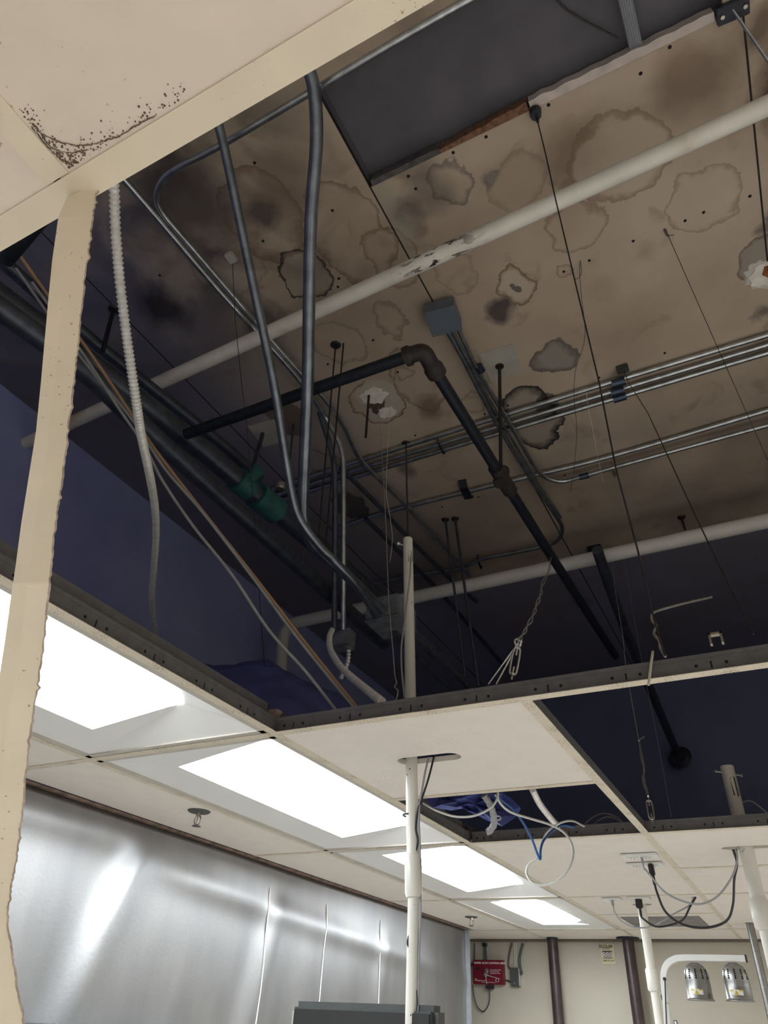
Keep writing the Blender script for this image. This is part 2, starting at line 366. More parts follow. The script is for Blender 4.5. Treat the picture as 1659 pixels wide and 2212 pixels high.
def tag(o, label=None, cat=None, group=None, kind=None):
    if label: o['label'] = label
    if cat: o['category'] = cat
    if group: o['group'] = group
    if kind: o['kind'] = kind
    return o
def thing(name, label, cat, loc, group=None):
    o = bpy.data.objects.new(name, None); COL.objects.link(o); o.location = loc; o.empty_display_size = .05; WL[o.name] = Vector(loc)
    return tag(o, label, cat, group)
def struct(name, mb, mat, parent=None, org=None, smooth=False):
    o = mb.build(name, mat, parent, smooth, org)
    if parent is None: tag(o, kind='structure')
    return o
def text(txt, size, mat, parent, origin, right, up, align='LEFT', name='lettering', depth=.0004, bold=False):
    cu = bpy.data.curves.new('t', 'FONT'); cu.body = txt; cu.size = size; cu.align_x = align; cu.extrude = depth
    if bold: cu.offset = size * .02
    to = bpy.data.objects.new('t', cu); COL.objects.link(to); bpy.context.view_layer.update()
    me0 = to.evaluated_get(bpy.context.evaluated_depsgraph_get()).to_mesh()
    right = Vector(right).normalized(); up = Vector(up).normalized(); nrm = right.cross(up)
    mb = MB(); mb.add([Vector(origin) + right * v.co.x + up * v.co.y + nrm * v.co.z for v in me0.vertices], [tuple(p.vertices) for p in me0.polygons])
    bpy.data.objects.remove(to); bpy.data.curves.remove(cu)
    return mb.build(name, mat, parent)

# ================================================================== SETTING
XL, XR, YB, YF = -1.2, 5.0, -4.6, 4.18
# deck, with one bay whose facing board is gone
x0, x1, ya, yb = .866, 2.035, -.592, -.225
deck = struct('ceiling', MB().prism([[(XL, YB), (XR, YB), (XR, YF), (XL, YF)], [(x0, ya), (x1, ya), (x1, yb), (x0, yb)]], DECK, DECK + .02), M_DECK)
bay = MB().box((x0 - .1, ya - .1, DECK + .075), (x1 + .1, yb + .1, DECK + .10))
struct('trim_1', bay, M_RECESS)
for n_, lo, hi in (('trim_2', (x0 - .03, ya - .03, DECK + .02), (x0, yb + .03, DECK + .075)), ('trim_3', (x0, ya - .03, DECK + .02), (x1, ya, DECK + .075)),
                   ('trim_4', (x0, yb, DECK + .02), (x1, yb + .03, DECK + .075)), ('trim_5', (x1, ya - .03, DECK + .02), (x1 + .03, yb + .03, DECK + .075))):
    struct(n_, MB().box(lo, hi), M_RECESS)
struct('floor', MB().box((XL, YB, -.05), (XR, YF, 0)), M_FLOOR)
struct('wall_far', MB().box((-1.2, YF, 0), (XR, YF + .1, CEIL + .03)), M_WALL)
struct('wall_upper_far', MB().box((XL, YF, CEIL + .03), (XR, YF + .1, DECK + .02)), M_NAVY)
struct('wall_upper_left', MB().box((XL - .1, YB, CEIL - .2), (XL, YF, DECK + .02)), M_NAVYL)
struct('wall_right', MB().box((XR, YB, 0), (XR + .1, YF, DECK + .02)), M_ROOMW)
struct('wall_near', MB().box((XL, YB - .1, 0), (XR, YB, DECK + .02)), M_ROOMW)
struct('wall_left', MB().box((-.60, YB, 0), (-.42, 3.545, CEIL + .02)), M_WALL)
struct('wall_alcove', MB().box((-1.2, 3.2, 0), (-1.1, YF, CEIL + .02)), M_WALL)

# dented stainless cladding on the left wall
def dent(y, z):
    d = 0.0
    # two soft buckles that start below the top edge and lean slightly as they go down
    for (yc, zc, s, a, w) in ((.60, 2.36, .33, .021, .062), (1.44, 2.31, .27, .018, .060), (2.45, 2.30, .25, .008, .07)):
        yy = yc - max(0, zc - z) * s
        k = 1 / (1 + math.exp((z - zc) * 38))
        u = (y - yy) / w
        d += a * math.exp(-u * u) * k + a * .55 * math.tanh(u * 1.2) * math.exp(-((y - yy) / .35) ** 2) * k
    # rolled creases below the top edge
    d += .008 * math.exp(-((z - 2.315 + .05 * (y - .75)) / .045) ** 2) * (1 / (1 + math.exp(-(y - .72) * 22)))
    d += .008 * math.exp(-((z - 2.37) / .04) ** 2) * math.exp(-((y - .1) / .5) ** 2)
    d += .007 * noise.noise(Vector((y * 1.3, z * 1.1, 3.1))) + .0012 * noise.noise(Vector((y * 4.0, z * 1.8, 9.1)))
    return d
mb = MB(); ny, nz_ = 300, 130; Y0, Y1, Z0, Z1 = -2.2, 3.54, .2, 2.442
for i in range(ny + 1):
    for j in range(nz_ + 1):
        y = Y0 + (Y1 - Y0) * i / ny; z = Z0 + (Z1 - Z0) * j / nz_
        mb.v.append(Vector((-.355 + dent(y, z), y, z)))
for i in range(ny):
    for j in range(nz_):
        a = i * (nz_ + 1) + j; mb.f.append((a, a + nz_ + 1, a + nz_ + 2, a + 1))
clad = mb.build('stainless_wall_panel', M_STEEL, smooth=True, org=None)
tag(clad, 'large buckled stainless steel sheet covering the left wall under the lights', 'wall panel')
md = clad.modifiers.new('thick', 'SOLIDIFY'); md.thickness = .002; md.offset = 1
for u, v in ((590, 1890), (712, 1925), (826, 1960)):
    y = px(u, v, -.345).y
    q = MB(); q.tube([(-.3535 + dent(y, z), y, z) for z in [Z0 + (2.36 - Z0) * k / 24 for k in range(25)]], .0026, 6)
    q.build('seam_bead', M_BX, clad, True)
struct('trim_6', MB().box((-.42, 3.54, .2), (-.33, 3.56, 2.45)), M_STUD)
q = MB(); q.box((-.36, -2.2, 2.4425), (-.334, 3.56, 2.4485)); struct('trim_7', q, plain('rusted_wall_angle', (.20, .14, .11), .6, .2, .5, 30))
struct('trim_8', MB().box((-1.1, YF - .018, 2.437), (2.8, YF, 2.449)), plain('wall_angle', (.16, .13, .10), .6))

# ================================================================== SUSPENDED GRID
def tee(label, a, b, axis, zoff=0.0, mats=(None, None), holes=True, phase=0.0, cross_at=None):
    """inverted T: painted flange, grey web with punched slots and rout holes. axis 0: along X at y=cross_at"""
    z = CEIL + zoff; c = cross_at; fl, we = mats[0] or M_CREAM, mats[1] or M_WEB
    mid = (a + b) / 2; base = (mid, c, z) if axis == 0 else (c, mid, z)
    t = thing('ceiling_tee', label, 'ceiling grid bar', base, 'bars of the suspended ceiling grid')
    def bx(mb, a0, a1, s0, s1, z0, z1):
        if axis == 0: mb.box((a0, c + s0, z + z0), (a1, c + s1, z + z1))
        else: mb.box((c + s0, a0, z + z0), (c + s1, a1, z + z1))
    m = MB(); bx(m, a, b, -.012, .012, 0, .0012); m.build('flange', fl, t)
    w = MB(); bx(w, a, b, -.0008, .0008, .0012, .030); bx(w, a, b, -.003, .003, .030, .038); w.build('web', (M_WEBX if axis == 0 else M_WEBY) if holes else we, t)
    return t
tee('scuffed cream grid bar with grey web between the big opening and the holed tile', .61, 3.0, 0, 0, cross_at=0.0)
tee('cream grid bar running between the row of lights and the tiles', -1.184, YF - .02, 1, .0004, cross_at=.61)
tee('cream grid bar running from the holed tile to the far wall, right of the outlets', 0.0, YF - .02, 1, .0004, cross_at=1.22)
tee('grid bar along the left side of the row of lights, nearest the steel wall', -1.184, YF - .02, 1, .0004, cross_at=0.0)
tee('wide grimy cream grid bar crossing the upper left corner close by', .55, 3.0, 0, 0, (M_CREAM2, None), cross_at=-1.184)
tee('grimy grid bar at the far left of the upper left corner, under a tile', -2.6, -1.197, 1, .0004, (M_CREAM2, None), cross_at=1.222)
tee('short grid bar between the first and second lights', -.34, .598, 0, -.0002, cross_at=0.0, holes=False)
tee('short white grid bar along the far edge of the holed tile', .622, 1.208, 0, 0, cross_at=.61, holes=False)
tee('grid bar with grey web at the far side of the openings, above the outlet tile', .622, 3.0, 0, 0, cross_at=1.22, phase=.03)
tee('short grid bar between the second and third lights', -.34, .598, 0, 0, cross_at=1.22, holes=False)
tee('short grid bar between the third and fourth lights', -.34, .598, 0, 0, cross_at=2.44, holes=False)
tee('grid bar across the ceiling beyond the outlet tile', .622, 3.0, 0, 0, cross_at=2.44, holes=False)
tee('grid bar on the near side of the air vent', .622, 1.208, 0, 0, cross_at=3.03, holes=False)
tee('far grid bar running past the end of the lights and the air vent', -.34, 3.0, 0, 0, cross_at=3.66, holes=False)
tee('grid bar across the right ceiling between the two tiles by the right pole', 1.232, 3.0, 0, 0, cross_at=1.83, holes=False)

def tile(label, xa, xb, ya_, yb_, mat=None, hole=None, grp='ceiling tiles', dz=0.0):
    g = .004; z0 = CEIL + .0016 + dz
    m = MB(); outl = [(xa + g, ya_ + g), (xb - g, ya_ + g), (xb - g, yb_ - g), (xa + g, yb_ - g)]
    m.prism([outl] + ([hole] if hole else []), z0, z0 + .013)
    o = m.build('ceiling_tile', mat or M_TILE, org=((xa + xb) / 2, (ya_ + yb_) / 2, z0)); return tag(o, label, 'ceiling tile', grp)
def slot(cx, cy, lx, ly, n=10):
    pts = []
    for k in range(n + 1): a = -math.pi / 2 + math.pi * k / n; pts.append((cx + lx / 2 - ly / 2 + ly / 2 * math.cos(a), cy + ly / 2 * math.sin(a)))
    for k in range(n + 1): a = math.pi / 2 + math.pi * k / n; pts.append((cx - lx / 2 + ly / 2 + ly / 2 * math.cos(a), cy + ly / 2 * math.sin(a)))
    return pts
h1 = slot(.875, .293, .17, .055)
tile('square white tile with an oblong hole for the centre pole', .61, 1.22, 0, .61, hole=h1)
tile('white tile holding the two outlet plates, beyond the square opening', .61, 1.22, 1.22, 2.44)
tile('white tile between the outlet tile and the air vent', .61, 1.22, 2.44, 3.03, hole=slot(.915, 2.71, .09, .06))
tile('narrow white tile past the air vent against the far wall', .61, 1.22, 3.66, YF - .02)
tile('white tile on the right pierced by the right pole', 1.22, 1.83, 1.22, 1.83, hole=slot(1.50, 1.51, .17, .045))
tile('white tile on the right just past the one pierced by the pole', 1.22, 1.83, 1.83, 2.44)
tile('white tile on the right beyond the crossing of black and grey cords', 1.22, 1.83, 2.44, 3.66, hole=slot(1.335, 3.42, .05, .05))
tile('narrow white tile at far right against the far wall', 1.22, 1.83, 3.66, YF - .02)
tile('narrow white tile past the last light against the far wall', 0, .61, 3.66, YF - .02)
tile('narrow white tile in the far left corner of the ceiling', -.62, 0, 3.66, YF - .02)
tile('cut white tile beside the fourth light, with the far sprinkler', -.34, 0, 2.44, 3.66)
tile('cut white tile beside the third light, against the steel wall', -.34, 0, 1.22, 2.44)
tile('cut white tile beside the second light, with the near sprinkler', -.34, 0, 0, 1.22)
tile('cut white tile beside the first light, partly behind the hanging strip', -.34, 0, -1.2, 0)
tile('grimy pinkish white tile filling the upper left corner', 1.22, 1.83, -1.80, -1.184, M_TILEN)
tile('grimy cream tile at the far left edge, beyond the corner tile', .61, 1.22, -1.80, -1.184, M_TILEN)

struct('added_unseen_ceiling_sheet', MB().prism([[(1.84, 1.232), (5.0, 1.232), (5.0, YF), (1.84, YF)], [(3.064, 1.236), (3.646, 1.236), (3.646, 3.64), (3.064, 3.64)]], CEIL + .0016, CEIL + .016), M_TILE)  # unseen ceiling sheet, added to keep light off the far deck
# mould along the corner of the near tile: crumbly patches
random.seed(3)
q = MB()
for k in range(260):
    t = random.random() ** 1.6
    if random.random() < .55: X_, Y_ = 1.237 + t * .13, -1.199 - abs(random.gauss(0, .006))
    else: X_, Y_ = 1.237 + abs(random.gauss(0, .005)), -1.199 - t * .05
    r = random.uniform(.0002, .0010)
    q.lathe([(0, -r * .6), (r * .8, -r * .3), (r, .0012)], (X_, Y_, CEIL + .001), 6)
for A in ([(70, 266), (88, 286), (120, 303), (160, 314), (200, 312), (232, 303)], [(66, 272), (95, 308), (118, 332), (135, 350)], [(232, 302), (260, 292), (300, 268), (340, 248)], [(90, 292), (110, 318), (150, 330), (190, 322)]):
    P_ = cr([pz(u, v, CEIL + .001) for u, v in A], 8)
    q.tube([p + Vector((random.gauss(0, .0004), random.gauss(0, .0004), 0)) for p in P_], .0004, 5, rf=lambda i: .0002 + .0005 * random.random())
o = q.build('grime_crust', plain('black_grime', (.14, .10, .065), .95, 0, .4, 60), org=(1.24, -1.2, CEIL)); tag(o, 'crumbly dark grime along the corner of the upper left tile', 'grime', kind='stuff')

# ================================================================== TROFFERS
def troffer(label, ya_, yb_, bulge=.003, rounded=False, x_=(0.0, .61)):
    xa, xb = x_[0] + .013, x_[1] - .013; y0_, y1_ = ya_ + .013, yb_ - .013; z = CEIL + .001
    t = thing('troffer_light', label, 'ceiling light', ((xa + xb) / 2, (y0_ + y1_) / 2, z), 'recessed fluorescent lights in a row')
    f = MB(); w = .016
    f.box((xa, y0_, z), (xa + w, y1_, z + .006)); f.box((xb - w, y0_, z), (xb, y1_, z + .006)); f.box((xa, y0_, z), (xb, y0_ + w, z + .006)); f.box((xa, y1_ - w, z), (xb, y1_, z + .006))
    f.build('frame', M_FRAME, t)
    a, b, c, d = xa + w, xb - w, y0_ + w, y1_ - w; H = .040; ia, ib = a + .145, b - .125; ic, id_ = c + .13, d - .13; zt = z + H
    zl = z + .010   # the left wing is nearly flat and ends in a small step up to the lens; the right wing and the ends slope up
    p = MB(); V = [(a, c, z + .004), (b, c, z + .004), (b, d, z + .004), (a, d, z + .004), (ia, ic, zl), (ib, ic, zl if rounded else zt), (ib, id_, zl if rounded else zt), (ia, id_, zl), (ia, ic, zt), (ia, id_, zt)]
    p.add(V, [(0, 1, 5, 8, 4), (1, 2, 6, 5), (2, 3, 7, 9, 6), (3, 0, 4, 7), (4, 8, 9, 7)]); p.build('reflector', M_PAN, t)
    hb = MB(); hb.box((a - .01, c - .01, zt + .012), (b + .01, d + .01, zt + .03)); 
    for lo, hi in (((a - .012, c - .012, z + .006), (a - .010, d + .012, zt + .03)), ((b + .010, c - .012, z + .006), (b + .012, d + .012, zt + .03)),
                   ((a - .012, c - .012, z + .006), (b + .012, c - .010, zt + .03)), ((a - .012, d + .010, z + .006), (b + .012, d + .012, zt + .03))): hb.box(lo, hi)
    hb.build('housing', M_WEB, t)
    ln = MB(); n = 14; mcount = 24
    for j in range(mcount + 1):
        s = j / mcount; y = ic + (id_ + (.02 if rounded else 0) - ic) * s
        e = 1.0
        if rounded: q_ = max(0, (s - .80) / .20); e = math.sqrt(max(0, 1 - q_ * q_))
        cxm = (ia + ib) / 2; hw = (ib - ia) / 2 * max(e, .02)
        for i in range(n + 1):
            a_ = math.pi * i / n; ln.v.append(Vector((cxm - hw * math.cos(a_), y, zt - .002 - bulge * math.sin(a_) * (e if rounded else 1))))
    for j in range(mcount):
        for i in range(n): k = j * (n + 1) + i; ln.f.append((k, k + 1, k + n + 2, k + n + 1))
    for j in (0, mcount): ln.f.append(tuple(j * (n + 1) + i for i in range(n + 1)))
    ln.build('diffuser', M_LENS, t, True)
    return t
troffer('white recessed light, nearest of the row, partly behind the hanging cream strip', -1.22, 0)
troffer('white recessed light beside the square holed tile, second of the row', 0, 1.22)
troffer('white recessed light behind the centre pole, third of the row', 1.22, 2.44)
troffer('farthest recessed light of the row, with a round-ended diffuser', 2.44, 3.66, .040, True)
# unseen light rows, added right and behind to brighten the deck
for k, (xa_, y_) in enumerate(((3.05, -1.22), (3.05, 1.22), (3.05, -3.66), (0.61, -3.66), (1.83, -3.66), (3.05, 2.44))):
    t = troffer('added unseen recessed light ' + ('in the right row beside the big opening', 'in the right row beyond the big opening', 'at the near end of the right row', 'behind the corner tile, nearest the left wall', 'behind the corner tile, in the middle', 'at the far end of the right row')[k], y_, y_ + 1.22, x_=(xa_, xa_ + .61)); t['group'] = 'recessed lights added out of view to light the deck'

# ================================================================== LOOSE CREAM STRIP hanging in front, at the left
def strip():
    R_ = [(208, 405), (200, 470), (188, 550), (178, 640), (168, 740), (158, 830), (146, 930), (134, 1030), (120, 1120), (110, 1210), (102, 1300), (92, 1400), (76, 1500), (62, 1600), (52, 1690), (44, 1780), (34, 1850), (22, 1920), (14, 1975), (22, 2050), (36, 2130), (52, 2230)]
    L_ = [(145, 425), (126, 470), (113, 560), (105, 640), (96, 740), (88, 830), (78, 930), (62, 1030), (46, 1130), (34, 1220), (22, 1300), (8, 1400), (-8, 1500), (-24, 1600), (-36, 1690), (-44, 1780), (-56, 1850), (-64, 1920), (-70, 1975), (-70, 2050), (-60, 2130), (-45, 2230)]
    n = len(R_); D0, D1 = .585, .40
    fr = MB(); rr = []; ll = []
    random.seed(5); sub = 14
    for i in range((n - 1) * sub + 1):
        k = min(i // sub, n - 2); t = i / sub - k
        s = i / ((n - 1) * sub); d = D0 + (D1 - D0) * min(1, s * 2.2)
        u = R_[k][0] * (1 - t) + R_[k + 1][0] * t + random.gauss(0, .7) + 2.6 * noise.noise(Vector((i * .13, 0, 0))) + 2.2 * noise.noise(Vector((i * .47, 5, 0))) + (random.uniform(2, 6) if random.random() < .035 else 0) ; v = R_[k][1] * (1 - t) + R_[k + 1][1] * t
        rr.append(pd(u, v, d))
        u = L_[k][0] * (1 - t) + L_[k + 1][0] * t; v = L_[k][1] * (1 - t) + L_[k + 1][1] * t; ll.append(pd(u, v, d))
    t_ = thing('hanging_metal_strip', 'long cream metal strip with a ragged edge hanging down at the left edge', 'loose trim strip', ll[0])
    back = (MC @ Vector((0, 0, -1))) * .0012
    m = len(rr)
    for i in range(m):
        mid = ll[i] * .55 + rr[i] * .45 - back * 1.2
        fr.v += [ll[i], mid, rr[i] , ll[i] + back * 2, rr[i] + back]
    for i in range(m - 1):
        a = i * 5; b = a + 5
        fr.f += [(a, a + 1, b + 1, b), (a + 1, a + 2, b + 2, b + 1), (a + 3, b + 3, b + 4, a + 4), (a, b, b + 3, a + 3), (a + 2, a + 4, b + 4, b + 2)]
    fr.f += [(0, 3, 4, 2, 1), tuple((m - 1) * 5 + k for k in (0, 1, 2, 4, 3))]
    fr.build('strip_face', M_CREAM2, t_, False)
    e = MB()
    for i in range(m):
        w = .0007 + .0007 * random.random(); e.v += [rr[i] - back * .3, rr[i] + (rr[i] - ll[i]).normalized() * w, rr[i] + back * 1.5]
    for i in range(m - 1): a = i * 3; e.f += [(a, a + 1, a + 4, a + 3), (a + 1, a + 2, a + 5, a + 4), (a + 2, a, a + 3, a + 5)]
    e.build('ragged_edge', M_EDGE, t_)
strip()

# ================================================================== PLENUM PIPES
def pipe(name, label, cat, pts, r, mat, n=14, smooth=4, group=None, parts=(), kids=()):
    pts = cr(pts, smooth) if smooth > 1 else [Vector(p) for p in pts]
    if not kids:
        o = MB().tube(pts, r, n).build(name, mat, None, True, org=pts[0]); return tag(o, label, cat, group)
    t = thing(name, label, cat, pts[0], group); MB().tube(pts, r, n).build('pipe_run', mat, t, True)
    for kn, a, b, rr, mm in kids: MB().tube([a, b], rr, n).build(kn, mm, t, True)
    return t
def lerp(a, b, t): return Vector(a) * (1 - t) + Vector(b) * t
ZW = 4.12
SCX = pz(950, 560, ZW).x
A_, B_ = pz(1720, 200, ZW), pz(40, 965, ZW)
o = pipe('white_pipe', 'long stained white pipe running diagonally below the stained ceiling, upper of the two', 'pipe', [B_, lerp(B_, A_, .5), A_], .030, M_WPIPE, 20, 6)
# patch scab position to object space of this pipe
for nd in M_WPIPE.node_tree.nodes:
    if nd.type == 'MATH' and nd.operation == 'SUBTRACT' and abs(nd.inputs[1].default_value - SCAB_X) < 1e-9: nd.inputs[1].default_value = SCX - B_.x
ZW2 = 4.0
e1, e2 = pz(1760, 1103, ZW2), pz(905, 1288, ZW2); e3 = pz(660, 1340, ZW2)
el = pz(622, 1352, ZW2); dn = el + Vector((0, 0, -.35))
p2 = [e1, lerp(e1, e2, .5), e2, e3, lerp(e3, el, .75), el + Vector((-.02, 0, -.07)), dn]
pipe('white_pipe', 'lower white pipe, crossing behind the centre pole with an elbow at its left end', 'pipe', p2, .038, plain('clean_white_pipe', (.78, .76, .72), .5, 0, .06, 6), 18, 5)

# black iron gas line with elbow and tee
ZB = 3.68
k0, k1, k2, k3, k4 = pz(402, 938, ZB), pz(893, 765, ZB), pz(930, 785, ZB), pz(1083, 1030, ZB), pz(1190, 1200, ZB)
k5 = pz(1330, 1418, ZB); kel = pz(915, 762, ZB)
t = thing('black_iron_pipe', 'black iron pipe with an elbow and a tee, hung from the white square patch', 'pipe', kel)
MB().tube([k0, k1], .0215, 14).build('pipe_run', M_BLACK, t, True)
MB().tube([k2, k3], .0215, 14).build('pipe_run', M_BLACK, t, True)
MB().tube([k3, k4, k5], .0215, 14).build('pipe_run', M_BLACK, t, True)
M_BRN = plain('brown_black_iron', (.035, .028, .027), .6, .2, .4, 40)
MB().tube(cr([lerp(k1, k0, .03), k1, kel, k2, lerp(k2, k3, .08)], 5), .029, 16, rf=lambda i: .034 if i in (0, 1, 2, 3, 17, 18, 19, 20) else .028).build('elbow', M_BRN, t, True)
m = MB(); m.tube([lerp(k3, k2, .10), lerp(k3, k4, .16)], .030, 16); m.lathe([(0, -.034), (.034, -.034), (.034, -.02), (.026, -.016), (.026, .016), (.034, .02), (.034, .034), (0, .034)], k3, 16)
m.build('tee_fitting', M_BRN, t, True)

# heavy dark main on the left with teal couplings
def run(uvz): return [pz(u, v, z) for u, v, z in uvz]
m0, m1, m2, m3 = pz(-60, 600, 3.75), pz(400, 942, 3.75), pz(640, 1140, 3.75), pz(860, 1330, 3.75)
t = thing('dark_main_pipe', 'thick dark pipe run along the left of the plenum with teal couplings', 'pipe', m1)
MB().tube([m0, m1, m2, m3], .045, 16).build('pipe_run', M_CONDUITD, t, True)
for a, b, rr in ((.42, .54, .056), (.60, .80, .062)):
    MB().tube([lerp(m1, m2, a), lerp(m1, m2, b)], rr, 16).build('coupling', M_TEAL, t, True)
MB().tube([lerp(m1, m2, .49), lerp(m1, m2, .49) + Vector((.09, -.02, .04))], .03, 12).build('branch_stub', M_TEAL, t, True)
MB().lathe([(0, 0), (.02, 0), (.026, .01), (.026, .03), (0, .03)], lerp(m1, m2, .72) + Vector((.05, 0, .07)), 12).build('gauge', M_BRASS, t, True)
pipe('dark_pipe', 'slim dark pipe above and right of the thick dark pipe at upper left', 'pipe', [pz(0, 560, 4.0), pz(210, 745, 4.0), pz(480, 960, 4.0), pz(560, 1035, 4.0)], .026, M_CONDUITD, 12, 3)
pipe('dark_pipe', 'second dark pipe dropping behind the tall cream strip at far left', 'pipe', [pz(-60, 625, 3.5), pz(180, 800, 3.5), pz(330, 940, 3.5), pz(620, 1200, 3.5), pz(830, 1390, 3.5)], .035, M_CONDUITD, 12, 3)
pipe('dark_pipe', 'black pipe stub at the left edge just under the near grid bar', 'pipe', [pd(150, 395, 1.6), pd(60, 500, 1.65), pd(10, 560, 1.7)], .022, M_BLACK, 12, 4)
pipe('dark_pipe', 'dark pipe slanting down past the lower white pipe to a hub on the far wall', 'pipe', along(pz(1290, 1188, 3.9), py(1462, 1625, 4.1), [(1290, 1188), (1345, 1345), (1405, 1490), (1462, 1625)]), .028, M_CONDUITD, 12, 2)
q = py(1468, 1636, 4.11)
hub = MB().lathe([(0, -.03), (.06, -.03), (.085, 0), (.05, .06), (0, .06)], q, 14, (.2, 1, -.2)).build('pipe_hub', M_CONDUITD, None, True, org=q); tag(hub, 'dark blob-shaped pipe hub on the far wall of the plenum', 'pipe fitting')
bk = pz(1285, 1183, DECK); hub = MB().box(bk + Vector((-.04, -.03, -.03)), bk + Vector((.04, .03, 0))).build('mounting_bracket', M_BLACK, None, org=bk); tag(hub, 'small black bracket on the deck behind the lower white pipe', 'bracket')

# conduits
CZ = 4.25
CE = 4.288
def conduit(label, pts, r=.012, mat=None, kids=(), smooth=5): return pipe('conduit', label, 'conduit', pts, r, mat or M_CONDUIT, 10, smooth, 'metal conduits in the plenum', kids=kids)
conduit('bright conduit along the dark bay, bending at left and running diagonally down', run([(1090, -45, 4.225), (870, 80, 4.225), (690, 188, 4.225), (480, 312, 4.225), (388, 360, 4.225), (352, 388, 4.225), (338, 425, 4.225), (350, 460, 4.225), (400, 520, 4.225), (560, 705, 4.225), (655, 812, 4.225), (705, 865, 4.225), (745, 925, 4.225), (768, 975, 4.225), (795, 1012, 4.225), (870, 1085, 4.225), (990, 1215, 4.225), (1015, 1245, 4.225)]), .012)
zc = 4.21
cA = run([(235, 352, zc), (300, 425, zc), (470, 625, zc), (560, 722, zc), (640, 812, zc), (690, 880, zc)])
tail = along(pz(705, 905, zc), pd(738, 1362, 3.1), [(705, 905), (728, 945), (740, 985), (742, 1060), (742, 1360)])
conduit('conduit running diagonally beside the bent one, then turning straight down to a hanging box', cA + tail, .012)
conduit('dark conduit dropping beside the vertical one to the same hanging box', along(pz(690, 890, zc + .03), pd(722, 1362, 3.1), [(690, 890), (712, 960), (722, 1010), (724, 1100), (722, 1362)]), .013, M_CONDUITD)
G = [(965, 712), (1000, 775), (1045, 862), (1085, 935), (1135, 1015)]
conduit('left conduit leaving the junction box, curving round to meet the lower white pipe', run([(u, v, CZ) for u, v in G + [(1150, 1040), (1195, 1105), (1214, 1138), (1208, 1162), (1185, 1177), (1120, 1192), (1045, 1207), (1010, 1222), (985, 1230), (895, 1242), (800, 1262)]]), .011, plain('worn_conduit', (.28, .32, .36), .35, .9, .25, 25))
conduit('right conduit leaving the junction box, turning right into a long straight run', run([(u, v, CZ) for u, v in [(988, 706), (1030, 795), (1080, 880), (1130, 965), (1158, 1012), (1180, 1032), (1215, 1040), (1262, 1028), (1340, 1006), (1500, 962), (1720, 902)]]), .011)
conduit('middle conduit leaving the junction box between its neighbours', run([(u, v, CZ) for u, v in [(976, 710), (1012, 780), (1060, 868), (1104, 945), (1150, 1022), (1212, 1118)]]), .0065)
E1 = [(1740, 703, 722), (1345, 820, 0), (830, 988, 0), (560, 1072, 0)]
for k, (lab, a, b, c) in enumerate((('topmost of the three bright parallel conduits crossing from the right edge', (1740, 699), (1100, 893), (560, 1066)),
                                    ('middle of the three bright parallel conduits crossing from the right edge', (1740, 720), (1105, 912), (560, 1080)),
                                    ('lowest of the three bright parallel conduits crossing from the right edge', (1740, 738), (1110, 926), (560, 1094)))):
    conduit(lab, [pz(*a, CE), pz(*b, CE), pz(*c, CE)], .0125, smooth=3)
conduit('single straight conduit below the group of three, passing the black pipe tee', run([(1740, 862, CE), (1322, 985, CE), (1090, 1042, CE), (830, 1108, CE), (735, 1140, CE)]), .013)
conduit('thin dark conduit diagonal behind the centre pole, left one of a pair', run([(735, 1010, 4.195), (830, 1105, 4.195), (880, 1160, 4.195), (985, 1262, 4.195), (1030, 1300, 4.195)]), .012, M_CONDUITD)
conduit('thin dark conduit diagonal behind the centre pole, right one of a pair', run([(790, 1120, 4.195), (850, 1180, 4.195), (960, 1290, 4.195), (1090, 1440, 4.195)]), .014, M_CONDUITD)
# the two big conduits that drop and bend
zb = 3.25
Dd = pz(825, 1318, zb); D0_ = pz(665, 1160, zb)
top = pz(660, 130, 4.2)
big = [(648, 118), (672, 165), (682, 230), (683, 320), (672, 470), (668, 640), (664, 850), (655, 1060), (656, 1125), (672, 1170), (705, 1204)]
pts = along(pz(648, 118, 4.2), pz(705, 1204, zb), big)
conduit('thickest conduit, dropping from the near grid bar and bending toward the square box', pts + [pz(770, 1262, zb), Dd], .0205, M_CONDUITD and plain('blue_grey_conduit', (.24, .27, .32), .35, .9, .25, 20))
sm = [(462, 235), (480, 300), (502, 400), (548, 620), (590, 820), (617, 990), (634, 1085), (652, 1130), (690, 1180), (720, 1210)]
pts = along(pz(462, 235, 4.2), pz(720, 1210, zb - .04), sm)
conduit('slimmer conduit crossing left of the thickest one and joining it at the bend', pts + [pz(770, 1262, zb - .05), pz(812, 1330, zb - .05)], .0155, MATS['blue_grey_conduit'])

def jbox(label, c, size, R=None, mat=None, screws=True):
    t = thing('junction_box', label, 'electrical box', c)
    MB().bbox(c, size, R, .06).build('box_body', mat or M_DKGREY, t)
    R = R or Matrix.Identity(3)
    MB().bbox(Vector(c) + R @ Vector((0, 0, -size[2] / 2 - .002)), (size[0] * 1.03, size[1] * 1.03, .004), R, .2).build('cover_plate', mat or M_DKGREY, t)
    for sx in (-1, 1):
        for sy in (-1, 1):
            MB().lathe([(0, -.003), (.004, -.002), (.004, .001)], Vector(c) + R @ Vector((sx * size[0] * .43, sy * size[1] * .43, -size[2] / 2 - .004)), 8).build('screw', M_BRASS, t)
    return t
c0 = pz(957, 683, 4.26); jbox('square blue-grey junction box on the sheet joint in the middle of the ceiling', c0, (.125, .125, .06), Matrix.Rotation(.12, 3, 'Z'), plain('blue_grey_box', (.17, .20, .25), .45, .3, .1, 20))
c1_ = pz(845, 1330, 3.27); jbox('galvanised square box where the two big bent conduits end, left of the centre pole', c1_, (.15, .17, .10), None, plain('grey_box', (.34, .37, .40), .45, .7, .3, 20))
c2_ = pd(742, 1382, 3.1); jbox('small hanging box at the foot of the vertical conduits', c2_, (.09, .06, .08), None, MATS['grey_box'])
zz = 3.27
